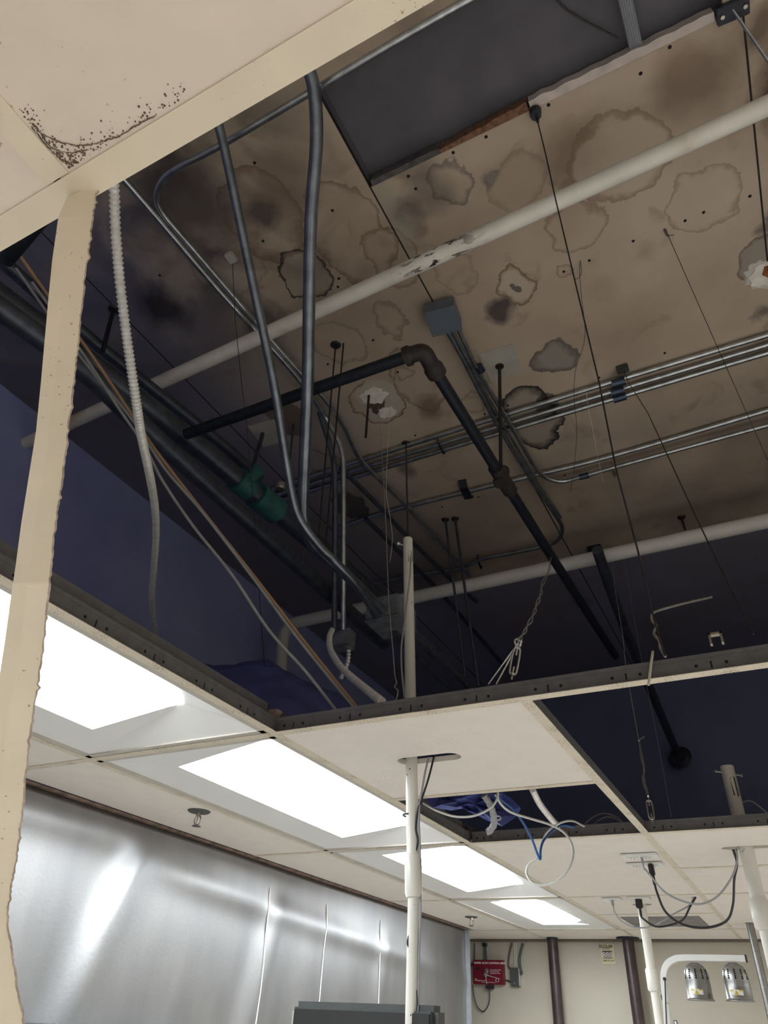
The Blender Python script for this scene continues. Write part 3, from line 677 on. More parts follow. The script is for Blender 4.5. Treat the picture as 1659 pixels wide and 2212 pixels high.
conduit('upper conduit leaving the galvanised square box towards the grid bar', [pz(872, 1350, zz), pz(955, 1425, zz), pz(1020, 1490, zz), pz(1080, 1550, zz)], .021, MATS['blue_grey_conduit'])
conduit('lower dusty conduit leaving the galvanised square box towards the grid bar', [pz(850, 1365, zz - .06), pz(910, 1425, zz - .06), pz(985, 1500, zz - .06), pz(1040, 1560, zz - .06)], .015, M_CONDUITD)
# couplings and clamps
def clamp(label, a, b, r, mat=None, name='conduit_coupling'):
    o = MB().tube([a, b], r, 10).build(name, mat or M_CONDUITD, None, True, org=lerp(a, b, .5)); tag(o, label, 'conduit fitting', 'couplings on the conduits')
M_BLUEM = plain('blue_steel', (.07, .09, .14), .4, .8, .2, 20)
clamp('blue steel coupling on the topmost of the three bright conduits', pz(1322, 830, CZ), pz(1350, 822, CZ), .019, M_BLUEM)
clamp('blue steel coupling on the middle of the three bright conduits', pz(1320, 849, CZ), pz(1348, 841, CZ), .019, M_BLUEM)
clamp('blue steel coupling on the lowest of the three bright conduits', pz(1325, 863, CZ), pz(1352, 855, CZ), .019, M_BLUEM)
clamp('dark coupling just after the bend of the right run from the junction box', pz(1252, 1031, CZ), pz(1272, 1026, CZ), .016, M_BLUEM)
clamp('coupling on the conduit left of the junction box cluster', pz(1033, 790, CZ), pz(1040, 802, CZ), .018, M_BLUEM)
clamp('coupling halfway along the big lower conduit leaving the galvanised box', pz(925, 1398, zz), pz(938, 1410, zz), .026, M_CONDUITD)
def strap(label, a, b, mat=M_CONDUITD, w=.018):
    a, b = Vector(a), Vector(b); d = (b - a).normalized(); s = d.cross(Vector((0, 0, 1))).normalized() * w; m = MB()
    n = 6; P_ = [lerp(a, b, k / n) for k in range(n + 1)]
    for k, p in enumerate(P_):
        z = -.036 if 0 < k < n else 0
        m.v += [p - s + Vector((0, 0, z)), p + s + Vector((0, 0, z)), p + s + Vector((0, 0, z - .003)), p - s + Vector((0, 0, z - .003))]
    for k in range(n):
        q_ = k * 4
        for i in range(4): j = (i + 1) % 4; m.f.append((q_ + i, q_ + j, q_ + 4 + j, q_ + 4 + i))
    m.f += [(0, 1, 2, 3), (n * 4, n * 4 + 3, n * 4 + 2, n * 4 + 1)]
    o = m.build('pipe_strap', mat, None, org=a); tag(o, label, 'pipe strap', 'straps holding the conduits')
strap('thin strap over the three bright conduits left of the black pipe', pz(943, 938, DECK - .002), pz(962, 975, DECK - .002), M_BLUEM, .005)
strap('dark bracket holding the single conduit left of the black pipe tee', pz(998, 1036, DECK - .002), pz(1015, 1072, DECK - .002), M_BLACK, .022)
strap('small strap on the long run right of the bend', pz(1320, 1000, DECK - .002), pz(1328, 1020, DECK - .002), M_BRASS, .006)
strap('small dark strap at the left end of the conduit near the lower white pipe', pz(1032, 1198, DECK - .002), pz(1040, 1222, DECK - .002), M_BLACK, .006)

# ================================================================== HANGER RODS AND WIRES
def rod(label, a, b, r=.0045, washer=True, mat=None):
    a, b = Vector(a), Vector(b); t = thing('hanger_rod', label, 'hanger rod', a, 'rods hanging from the deck')
    MB().tube([a, b], r, 8).build('rod', mat or M_ROD, t, True)
    if washer: MB().lathe([(0, -.008), (.018, -.008), (.024, 0)], a, 12).build('ceiling_washer', M_ROD, t, True)
    return t
rod('stout rod from the white square patch down to the black pipe tee', pz(1079, 790, DECK), k3 + Vector((0, 0, .03)), .008)
rod('left rod of the long thin pair hanging left of centre', pz(725, 745, DECK), pz(688, 1162, 3.29), .0035)
rod('right rod of the long thin pair hanging left of centre', pz(742, 742, DECK), pz(702, 1195, 3.23), .0035, False)
rod('short cut rod hanging free in the torn white patch', pz(797, 853, DECK), pz(797, 853, DECK) + (pz(790, 945, 4.05) - pz(797, 853, DECK)), .006, False)
rod('thin rod from the deck to the top of the centre pole', pz(877, 958, DECK), pz(881, 1160, 3.22), .0035)
rod('left rod of the pair behind and right of the centre pole', pz(962, 1122, DECK), pz(1008, 1484, 3.3), .007, True, M_CONDUITD)
rod('right rod of the pair behind and right of the centre pole', pz(983, 1120, DECK), pz(1034, 1482, 3.3), .008, True, M_CONDUITD)
rod('dim slanting rod from the small white patch left of the big conduits', pz(568, 935, DECK), pz(543, 1022, 4.0), .010, False, M_CONDUITD)
rod('dim thin rod hanging from the brown patch beside the big conduits', pz(634, 916, DECK), pd(624, 1020, 3.3), .004, False, M_CONDUITD)
rod('dark rod hanging from the deck at upper left behind the armoured cable', pz(245, 668, DECK), pd(222, 758, 2.6), .009, True, M_BLACK)
rod('steel rod running down to the right from the plate in the top right corner', pz(1583, 22, DECK - .02), pd(1668, 145, 2.0), .0045, False, M_CONDUIT)
rod('short rod just above the lower white pipe at right', pz(1472, 1117, DECK), pd(1480, 1145, 4.0), .006)

def wire(label, pts, r=.0013, mat=None, name='hanger_wire', grp='wires hanging in the plenum', cat='wire', smooth=4, n=6):
    pts = cr(pts, smooth); o = MB().tube(pts, r, n).build(name, mat or M_WIRE, None, True, org=pts[0]); return tag(o, label, cat, grp)
def twist(a, b, turns, R=.006):
    a, b = Vector(a), Vector(b); d = (b - a).normalized(); u = d.cross(Vector((1, .3, 0))).normalized(); w = d.cross(u); out = []
    n = turns * 8
    for i in range(n + 1): q_ = i / 8 * 2 * math.pi; out.append(lerp(a, b, i / n) + (u * math.cos(q_) + w * math.sin(q_)) * R)
    return out
a = pz(1156, 240, DECK - .01); b = py(1437, 1418, .002)
t = thing('hanger_wire', 'longest dark wire, from the edge of the dark bay down to the crossing grid bar', 'wire', a, 'wires hanging in the plenum')
MB().tube(along(a, b, [(1156, 240), (1178, 330), (1200, 430), (1295, 830), (1330, 1010), (1378, 1190), (1410, 1325), (1425, 1380), (1437, 1418)]), .0021, 6).build('wire_strand', M_ROD, t, True)
MB().tube(twist(a + (b - a) * .005, lerp(a, b, .035), 5, .0045), .0014, 5).build('twisted_end', M_ROD, t, True)
MB().lathe([(0, -.03), (.018, -.03), (.02, 0), (0, 0)], a, 10).build('anchor', M_BLACK, t)
e = along(pd(1537, 1290, 1.75), b, [(1537, 1290), (1480, 1303), (1425, 1318), (1410, 1326), (1408, 1340), (1418, 1352), (1412, 1368), (1424, 1385), (1426, 1400), (1437, 1418)])
wire('bent tail of grey wire sticking out to the right above the crossing grid bar', cr(e, 4), .0028, M_WIRE)
wire('thin slanting wire from the knot on the right sheet, leaving the right edge', along(pz(1442, 506, DECK), pd(1720, 1130, 2.7), [(1442, 506), (1540, 728), (1614, 895), (1720, 1130)]), .0013, M_ROD, smooth=1)
q = pz(1437, 500, DECK); wire('small knot of wire at the top of the thin wire on the right sheet', twist(q + Vector((0, -.01, 0)), pz(1442, 510, DECK - .03), 5, .004) + [pz(1456, 508, DECK - .04)], .0012, M_ROD)
wire('wire from the square clip by the three conduits, slanting right down to the grid bar', along(pz(1347, 798, DECK), py(1628, 1370, .01), [(1347, 798), (1357, 825), (1400, 893), (1498, 1105), (1560, 1235), (1628, 1370)]), .0017, M_ROD, smooth=1)
o = MB().bbox(pz(1345, 797, DECK - .012), (.05, .04, .024)).build('wire_clip', M_DKGREY, None, org=pz(1345, 797, DECK)); tag(o, 'square metal clip on the deck just above the three bright conduits', 'clip')
wire('loose curling wire hanging beside the longest dark wire', along(pz(1254, 562, DECK), pd(1232, 1062, 3.2), [(1254, 562), (1252, 590), (1256, 640), (1264, 715), (1258, 755), (1243, 800), (1240, 860), (1246, 930), (1240, 1010), (1232, 1062)]), .0011, M_ROD)
wire('short curl of wire under the round water ring', run([(1254, 566, DECK - .01), (1256, 590, DECK - .03), (1250, 600, DECK - .03), (1240, 604, DECK - .03)]), .0011, M_ROD)
wire('fine wire crossing the three bright conduits left of their blue couplings', along(pz(1267, 828, DECK), pd(1305, 1050, 3.4), [(1267, 828), (1269, 870), (1280, 925), (1292, 990), (1305, 1050)]), .0010, M_WIRE)
a = pz(1322, 1180, DECK); b = py(1410, 1776, 1.05)
wire('bright kinked wire hanging into the right opening, ending in a turnbuckle', along(a, b, [(1322, 1180), (1328, 1270), (1345, 1370), (1346, 1378), (1350, 1425), (1362, 1500), (1380, 1600)]), .0015, M_WIREB, smooth=1)
e = along(pd(1380, 1600, 2.5), b, [(1391, 1592), (1381, 1600), (1384, 1620), (1390, 1650), (1391, 1680), (1397, 1706), (1400, 1720)])
wire('twisted lower end of the bright wire in the right opening', e, .0028, M_WIREB)
e = along(pd(1380, 1600, 2.5), b, [(1382, 1610), (1385, 1640), (1392, 1665), (1388, 1680), (1392, 1700), (1400, 1720)])
wire('second strand of the twisted end in the right opening', e, .0028, M_WIREB)
def turnbuckle(label, a, b, r=.006):
    a, b = Vector(a), Vector(b); t = thing('turnbuckle', label, 'turnbuckle', a); d = (b - a); s = d.normalized().cross(MC @ Vector((0, 0, 1))).normalized() * r
    m = MB(); c_, e_ = a + d * .15, a + d * .85
    m.tube(cr([c_, lerp(c_, e_, .08) + s, lerp(c_, e_, .92) + s, e_, lerp(c_, e_, .92) - s, lerp(c_, e_, .08) - s, c_], 3), r * .3, 6); m.build('frame_loop', M_BRASS, t, True)
    MB().tube([a, a + d * .35], r * .3, 6).build('threaded_eye', M_BRASS, t, True); MB().tube([b, b - d * .35], r * .3, 6).build('threaded_eye', M_BRASS, t, True)
    MB().lathe([(0, -r * .8), (r * .8, -r * .4), (r * .8, r * .4), (0, r * .8)], e_, 8, d.normalized()).build('lock_nut', M_BRASS, t, True)
turnbuckle('small turnbuckle dangling at the end of the bright wire in the right opening', py(1400, 1722, 1.05), py(1409, 1776, 1.05), .008)
wire('fine wire hanging in the right opening behind the bright one', along(pz(1345, 1190, DECK), pd(1450, 1765, 3.0), [(1345, 1190), (1362, 1290), (1382, 1405), (1405, 1520), (1430, 1650), (1450, 1765)]), .0012, M_WIRE, smooth=1)
wire('fine wire from the square clip at upper left passing between the big conduits and tarp', along(pz(502, 562, DECK), pd(578, 1525, 2.6), [(502, 562), (508, 690), (522, 830), (532, 910), (540, 1000), (552, 1150), (566, 1370), (578, 1525)]), .0014, M_ROD, smooth=1)
o = MB().bbox(pz(499, 556, DECK - .01), (.035, .045, .02)).build('wire_clip', M_PATCH, None, org=pz(499, 556, DECK)); tag(o, 'small pale clip on the deck at upper left, holding a fine wire', 'clip')
wire('long thin wire from the torn white patch, curled at its foot beside the centre pole', along(pz(818, 880, DECK), py(857, 1512, .06), [(818, 880), (830, 1060), (836, 1200), (840, 1300), (850, 1420), (853, 1460), (857, 1475), (852, 1484), (860, 1492), (856, 1512)]), .0015, M_WIRE, smooth=2)
wire('second thin wire beside the one ending in a curl left of the centre pole', along(pz(850, 795, DECK), pd(842, 1215, 3.1), [(850, 795), (845, 860), (838, 960), (834, 1060), (838, 1090), (848, 1160), (842, 1215)]), .0010, M_WIRE, smooth=2)
# wire rope hanging from the black pipe with knot and turnbuckle
a = pz(1188, 1202, ZB); kn = along(a, py(1100, 1470, .05), [(1188, 1202), (1120, 1385), (1100, 1470)])
t = thing('twisted_tie_wire', 'bright twisted wire tied round the black pipe, with a knot above the grid bar', 'wire', a, 'wires hanging in the plenum')
path = along(a, py(1108, 1465, .05), [(1190, 1202), (1186, 1232), (1172, 1262), (1168, 1285), (1160, 1305), (1152, 1330), (1140, 1352), (1128, 1375), (1120, 1388)])
s1, s2 = [], []
P_ = cr(path, 6)
for i, p in enumerate(P_):
    off = Vector((math.cos(i * .55), .3, math.sin(i * .55))) * .004; s1.append(p + off); s2.append(p - off)
MB().tube(s1, .0018, 6).build('wire_strand', M_WIREB, t, True); MB().tube(s2, .0018, 6).build('wire_strand', M_WIREB, t, True)
kc = path[-1]
kpts = [kc + Vector((math.cos(i * .9) * .007, math.sin(i * 1.7) * .005, math.sin(i * .9) * .009)) for i in range(16)]
MB().tube(cr(kpts, 3), .0018, 6).build('knot', M_WIREB, t, True)
MB().tube([kc, py(1055, 1478, .03)], .0016, 6).build('wire_strand', M_WIRE, t, True); MB().tube([kc, py(1072, 1478, .03)], .0016, 6).build('wire_strand', M_WIRE, t, True)
turnbuckle('turnbuckle hanging from the knotted wire just above the crossing grid bar', kc, py(1105, 1468, .03), .007)
wire('light wire hooked over the crossing grid bar', [Vector(p) for p in (py(1437, 1408, .02), py(1410, 1408, .004), py(1409, 1415, -.012), py(1405, 1445, -.014), py(1401, 1480, -.016))][1:], .0026, plain('pale_wire', (.6, .55, .45), .5), smooth=3)
wire('fine wire in the dark bay crossing the ribbed strut', run([(1180, -30, DECK + .06), (1230, 25, DECK + .06), (1335, 82, DECK + .05)]), .003, M_ROD)

# armoured cable in front
bx = [(243, 340, 1.45), (247, 420, 1.47), (250, 500, 1.5), (258, 600, 1.55), (270, 700, 1.6), (284, 800, 1.66), (296, 880, 1.72), (305, 940, 1.8), (322, 1020, 1.95), (334, 1090, 2.15), (337, 1150, 2.35), (333, 1220, 2.6), (328, 1290, 2.9), (333, 1350, 3.3), (343, 1400, 3.7)]
P_ = cr([pd(*q_) for q_ in bx], 60)
L_ = 0; acc = [0]
for i in range(1, len(P_)): L_ += (P_[i] - P_[i - 1]).length; acc.append(L_)
def resample(P, step):
    out = [P[0]]; d = 0
    for i in range(1, len(P)):
        seg = (P[i] - P[i - 1]).length
        while d + seg >= step:
            t_ = (step - d) / seg if seg else 0; out.append(lerp(P[i - 1], P[i], t_)); P = P[:]; P[i - 1] = out[-1]; seg = (P[i] - P[i - 1]).length; d = 0
        d += seg
    return out
def armoured(label, pts, r, step=.0022, amp=.16, mat=None):
    R_ = resample(list(pts), step)
    o = MB().tube(R_, r, 12, rf=lambda i: r * (1 + amp * math.cos(i * math.pi / 2))).build('armoured_cable', mat or M_BX, None, True, org=R_[0]); return tag(o, label, 'armoured cable', 'flexible armoured cables')
armoured('bright ribbed armoured cable dangling full length in front, right of the cream strip', P_, .0105, .0026)
armoured('armoured cable looping down from the small hanging box and running right', cr(along(pd(715, 1362, 3.1), pz(825, 1515, 2.6), [(718, 1360), (712, 1375), (713, 1400), (725, 1425), (745, 1450), (780, 1480), (825, 1516)]), 30), .010, .004, .24, M_BX)
armoured('short armoured cable looping down the right side of the small hanging box', cr(along(pd(750, 1392, 3.1), pd(735, 1470, 3.0), [(750, 1392), (753, 1410), (750, 1435), (735, 1468)]), 30), .009, .004, .24, M_BX)
armoured('thick short grey armoured cable under the blue tarp in the square opening', cr(along(py(1045, 1720, .68), py(1052, 1798, .74), [(1045, 1718), (1057, 1735), (1066, 1760), (1067, 1780), (1058, 1794), (1050, 1798)]), 30), .0095, .004, .1, M_GREYC)
armoured('armoured cable slanting across the square opening to its far side', cr(along(py(1150, 1705, .8), py(1205, 1785, 1.15), [(1150, 1705), (1165, 1735), (1185, 1762), (1205, 1785)]), 30), .008, .0036, .26, M_BX)

# tan and grey cables
def cable(label, pts, r, mat, name='cable', smooth=6, grp='loose cables'):
    o = MB().tube(cr(pts, smooth), r, 10).build(name, mat, None, True, org=pts[0]); return tag(o, label, 'cable', grp)
A_, B_ = pd(35, 540, 2.2), py(772, 1530, .25)
cable('tan cable stretching diagonally from the upper left to the corner of the holed tile', along(A_, B_, [(35, 540), (105, 640), (200, 770), (290, 905), (345, 985), (430, 1095), (560, 1260), (660, 1390), (772, 1530)]), .0052, M_TAN)
cable('grey cable running just below the tan one', along(A_ + Vector((0, -.04, 0)), B_ + Vector((0, -.05, 0)), [(35, 580), (120, 700), (205, 810), (280, 900), (340, 990), (370, 1030), (440, 1110), (540, 1240), (640, 1375), (765, 1530)]), .0042, M_GREYC)
cable('grey cable sagging lowest of the three diagonal ones', along(A_ + Vector((0, -.10, 0)), py(730, 1540, .12), [(70, 610), (180, 765), (255, 880), (310, 960), (352, 1040), (420, 1140), (500, 1240), (580, 1360), (660, 1450), (730, 1540)]), .0042, M_GREYC)

# ================================================================== deck fittings: patches, strut, trims
def patch(label, c, w, h, rot=0.0, mat=None, holes=()):
    m = MB(); c = Vector(c); R = Matrix.Rotation(rot, 3, 'Z'); random.seed(int(abs(c.x) * 1000)); pts = []
    for (ax, ay), (bx_, by_) in zip(((-1, -1), (1, -1), (1, 1), (-1, 1)), ((1, -1), (1, 1), (-1, 1), (-1, -1))):
        for k in range(8):
            t_ = k / 8; p = R @ Vector(((ax + (bx_ - ax) * t_) * w / 2 + random.gauss(0, .0012), (ay + (by_ - ay) * t_) * h / 2 + random.gauss(0, .0012), 0)); pts.append((c.x + p.x, c.y + p.y))
    m.prism([pts], DECK - .005, DECK); o = m.build('ceiling_patch', mat or M_PATCH, None, org=c); return tag(o, label, 'patch')
patch('square off-white patch on the deck that the stout rod passes through', pz(1082, 783, DECK), .15, .17, .05)
patch('dim square patch on the deck left of the two big conduits', pz(580, 935, DECK), .15, .16, .1)
def flake(label, c, r, mat, seed, name='torn_paper_flake'):
    random.seed(seed); c = Vector(c); pts = []
    for k in range(26):
        a_ = 2 * math.pi * k / 26; rr = r * (1 + .28 * noise.noise(Vector((math.cos(a_) * 2 + seed, math.sin(a_) * 2, 0))) + random.gauss(0, .07)); pts.append((c.x + rr * math.cos(a_), c.y + rr * .8 * math.sin(a_)))
    m = MB().prism([pts], DECK - .004, DECK - .0005); o = m.build(name, mat, None, org=c); return tag(o, label, 'torn patch')
flake('ragged white torn patch of board round the free-hanging short rod', pz(808, 855, DECK), .062, M_PEEL, 4)
flake('lower ragged white flake of the torn patch in the middle of the ceiling', pz(835, 890, DECK), .045, M_PEEL, 9)
flake('ragged white torn patch with rust at the right edge of the ceiling', pz(1662, 590, DECK), .075, M_PEEL, 6)
o = MB().prism([[(pz(1650, 575, DECK).x, pz(1650, 575, DECK).y), (pz(1690, 560, DECK).x, pz(1690, 560, DECK).y), (pz(1690, 610, DECK).x, pz(1690, 610, DECK).y), (pz(1646, 592, DECK).x, pz(1646, 592, DECK).y)]], DECK - .008, DECK - .004).build('rust_flake', M_RUST, None, org=pz(1660, 590, DECK)); tag(o, 'orange rust flake on the torn patch at the right edge', 'rust flake')
# joist edge trim: splintered wood on the left, painted white strip on the right, dark at the far left
def edge(nm, label, us, mat, w0, w1, seed, cat):
    random.seed(seed); m = MB(); n = 60
    Xa, Xb = pz(us[0], us[1], DECK).x, pz(us[2], us[3], DECK).x
    for k in range(n + 1):
        s = k / n; X_ = Xa + (Xb - Xa) * s; w = (w0 + (w1 - w0) * s) * (1 + .18 * noise.noise(Vector((X_ * 25, seed, 0)))); zb_ = DECK - .004
        m.v += [Vector((X_, yb - .002, zb_)), Vector((X_, yb - w, zb_ + .006)), Vector((X_, yb - w * .8, DECK + .05)), Vector((X_, yb - .002, DECK + .05))]
    for k in range(n):
        a_ = k * 4
        for i in range(4): j = (i + 1) % 4; m.f.append((a_ + i, a_ + j, a_ + 4 + j, a_ + 4 + i))
    m.f += [(0, 1, 2, 3), (n * 4, n * 4 + 3, n * 4 + 2, n * 4 + 1)]
    o = m.build(nm, mat, None, org=(Xa, yb, DECK)); tag(o, label, cat)
edge('bay_edge_board', 'dark dusty board along the left part of the lower edge of the dark bay', (806, 403, 955, 335), plain('dusty_board', (.10, .09, .09), .9, 0, .4, 30), .020, .020, 1, 'edge board')
edge('bay_edge_board', 'splintered brown wood along the middle of the lower edge of the dark bay', (955, 335, 1145, 248), M_WOOD, .012, .030, 2, 'edge board')
edge('bay_edge_board', 'pinkish white strip along the right part of the lower edge of the dark bay', (1150, 246, 1545, 48), plain('painted_batten', (.58, .50, .46), .7, 0, .15, 20), .028, .026, 3, 'edge board')
# ribbed galvanised strut
sa, sb = pz(1376, 108, DECK - .0), pz(1338, -60, DECK)
t = thing('ribbed_strut', 'ribbed galvanised strut crossing the dark bay at the top', 'metal strut', sa)
m = MB(); d = (sb - sa).normalized(); s_ = Vector((0, 0, 1)).cross(d).normalized()
prof = []; W2 = .019
for k in range(13): prof.append((-W2 + 2 * W2 * k / 12, .003 if k % 2 else 0.0))
for e_ in (sa, sb):
    for x_, z_ in prof: m.v.append(e_ + s_ * x_ + Vector((0, 0, .014 - z_)))
    for x_, z_ in prof: m.v.append(e_ + s_ * x_ + Vector((0, 0, .030)))
np_ = 13
for k in range(12): m.f += [(k, k + 1, 26 + k + 1, 26 + k), (13 + k, 39 + k, 39 + k + 1, 14 + k)]
m.f += [(0, 26, 39, 13), (12, 25, 51, 38)]
for b_ in (0, 26): m.f += [(b_ + k, b_ + 13 + k, b_ + 14 + k, b_ + k + 1) for k in range(12)]
m.build('channel', M_STUD, t)
# corner plate
pc = pz(1583, 22, DECK - .012); t = thing('mounting_plate', 'dark bolted plate in the top right corner holding a slanting rod', 'bracket', pc)
MB().bbox(pc, (.085, .05, .02), Matrix.Rotation(.05, 3, 'Z'), .1).build('plate', M_BLACK, t)
for dx in (-.03, .03): MB().lathe([(0, -.006), (.006, -.006), (.006, 0)], pc + Vector((dx, 0, -.01)), 8).build('bolt', M_BRASS, t)
# nail heads
NAILS = [(718, 455 + 0), (882, 381), (979, 330), (1050, 296), (1185, 227), (1384, 159), (1447, 102), (1368, 521), (1480, 477), (1520, 459), (1620, 424), (1273, 563), (1218, 587), (1436, 763), (1294, 816), (806, 735), (708, 787), (568, 521), (550, 352), (732, 602), (730, 620), (859, 804), (897, 941), (1047, 895), (1097, 876), (1220, 1027), (898, 408), (663, 480), (1033, 1074), (955, 1095), (345, 595)]
for u, v in NAILS:
    c = pz(u, v, DECK - .001); MB().lathe([(0, -.002), (.0052, -.001), (.006, .001)], c, 8).build('nail_head', M_HOLE, deck, True)

# ================================================================== blue tarp above the ceiling
def tarp(label, cx_, cy_, w, h, z, hgt, seed, edge_uv=None):
    m = MB(); n = 40
    for i in range(n + 1):
        for j in range(n + 1):
            u, v = i / n - .5, j / n - .5
            f = max(0, 1 - (2 * abs(u)) ** 2.2) * max(0, 1 - (2 * abs(v)) ** 2.2)
            x = cx_ + u * w + .05 * noise.noise(Vector((u * 5, v * 5, seed))); y = cy_ + v * h + .05 * noise.noise(Vector((u * 5, v * 5, seed + 9)))
            zz_ = z + hgt * f ** .7 + .10 * f * noise.noise(Vector((u * 6, v * 6, seed + 3))) + .03 * noise.noise(Vector((u * 16, v * 16, seed))) + .012 * abs(noise.noise(Vector((u * 34, v * 34, seed))))
            m.v.append(Vector((x, y, zz_)))
    for i in range(n):
        for j in range(n): a_ = i * (n + 1) + j; m.f.append((a_, a_ + 1, a_ + n + 2, a_ + n + 1))
    o = m.build('blue_tarp', M_TARP, None, True, org=(cx_, cy_, z)); md = o.modifiers.new('t', 'SOLIDIFY'); md.thickness = .0015; return tag(o, label, 'tarpaulin')
tarp('crumpled blue tarp heaped above the ceiling behind the corner of the big opening', -.12, .80, 1.15, 1.2, CEIL + .13, .42, 2.0)
# hanging fold of tarp in the square opening
m = MB(); A = [(915, 1722), (935, 1745), (975, 1750), (995, 1742), (1010, 1752), (1060, 1775), (1085, 1785), (1118, 1762), (1125, 1745), (1105, 1725), (1085, 1712), (1060, 1700), (980, 1705), (930, 1712)]
n = len(A); pp = [py(u, v, .84 + .05 * noise.noise(Vector((i * .9, 0, 4)))) for i, (u, v) in enumerate(A)]
cen = sum(pp, Vector()) / n
t = thing('tarp_corner', 'loose corner of blue tarp with a grommet showing in the square opening', 'tarpaulin', cen)
R1 = [lerp(cen, p, .35) + Vector((0, .03 * math.sin(i * 1.9), 0)) for i, p in enumerate(pp)]; R2 = [lerp(cen, p, .7) + Vector((0, -.03 * math.sin(i * 1.3), 0)) for i, p in enumerate(pp)]
m.v = [cen] + R1 + R2 + pp
for i in range(n):
    j = (i + 1) % n; m.f += [(0, 1 + i, 1 + j), (1 + i, 1 + n + i, 1 + n + j, 1 + j), (1 + n + i, 1 + 2 * n + i, 1 + 2 * n + j, 1 + n + j)]
o = m.build('tarp_sheet', M_TARP, t); md = o.modifiers.new('t', 'SOLIDIFY'); md.thickness = .0015
g = py(1076, 1767, .79); m = MB(); m.tube([g + (ray(1076, 1767).cross(Vector((0, 0, 1))).normalized() * math.cos(a_) + Vector((0, 0, 1)) * math.sin(a_) * .7) * .008 for a_ in [2 * math.pi * k / 16 for k in range(17)]], .002, 6, False); m.build('grommet', M_WIREB, t, True)

# foam scrap in the corner of the big opening
fl = py(585, 1545, .0) + Vector((.0, .012, .012)); pts = [py(u, v, .012) for u, v in ((568, 1538), (580, 1533), (600, 1531), (607, 1536), (601, 1546), (596, 1556), (592, 1548), (580, 1543))]
m = MB(); n = len(pts); m.v = [p for p in pts] + [p + Vector((0, .008, 0)) for p in pts]; m.f = [tuple(range(n)), tuple(range(n, 2 * n))[::-1]] + [(i, (i + 1) % n, n + (i + 1) % n, n + i) for i in range(n)]
o = m.build('board_scrap', M_EDGE, None, org=pts[0]); tag(o, 'torn tan scrap of board stuck in the corner of the big opening', 'scrap')
c = py(1546, 1378, .01); o = MB().box(c + Vector((-.012, 0, -.01)), c + Vector((-.008, .012, .012))).box(c + Vector((.008, 0, -.01)), c + Vector((.012, .012, .012))).box(c + Vector((-.012, 0, .008)), c + Vector((.012, .012, .012))).build('grid_clip', M_BRASS, None, org=c); tag(o, 'small metal clip on top of the crossing grid bar at right', 'clip')

# ================================================================== SPRINKLERS
def sprinkler(label, c):
    c = Vector(c); t = thing('sprinkler_head', label, 'fire sprinkler', c)
    MB().lathe([(0, -.002), (.033, -.003), (.038, .001), (.038, .002)], c, 20).build('escutcheon', M_BLACK if False else M_DKGREY, t, True)
    m = MB(); m.tube([c, c + Vector((0, 0, -.014))], .008, 10)
    for s in (-1, 1): m.tube(cr([c + Vector((s * .006, 0, -.012)), c + Vector((s * .013, 0, -.024)), c + Vector((s * .010, 0, -.036)), c + Vector((0, 0, -.044))], 4), .0022, 6)
    m.tube([c + Vector((0, 0, -.014)), c + Vector((0, 0, -.042))], .0028, 6); m.build('frame_arms', M_BRASS, t, True)
    MB().lathe([(0, 0), (.014, 0), (.015, .0015), (0, .002)], c + Vector((0, 0, -.046)), 14).build('deflector', M_DKGREY, t, True)
sprinkler('near sprinkler head hanging from the tile beside the second light', pz(430, 1753, CEIL))
sprinkler('far sprinkler head hanging from the tile beside the fourth light', pz(1018, 1981, CEIL))

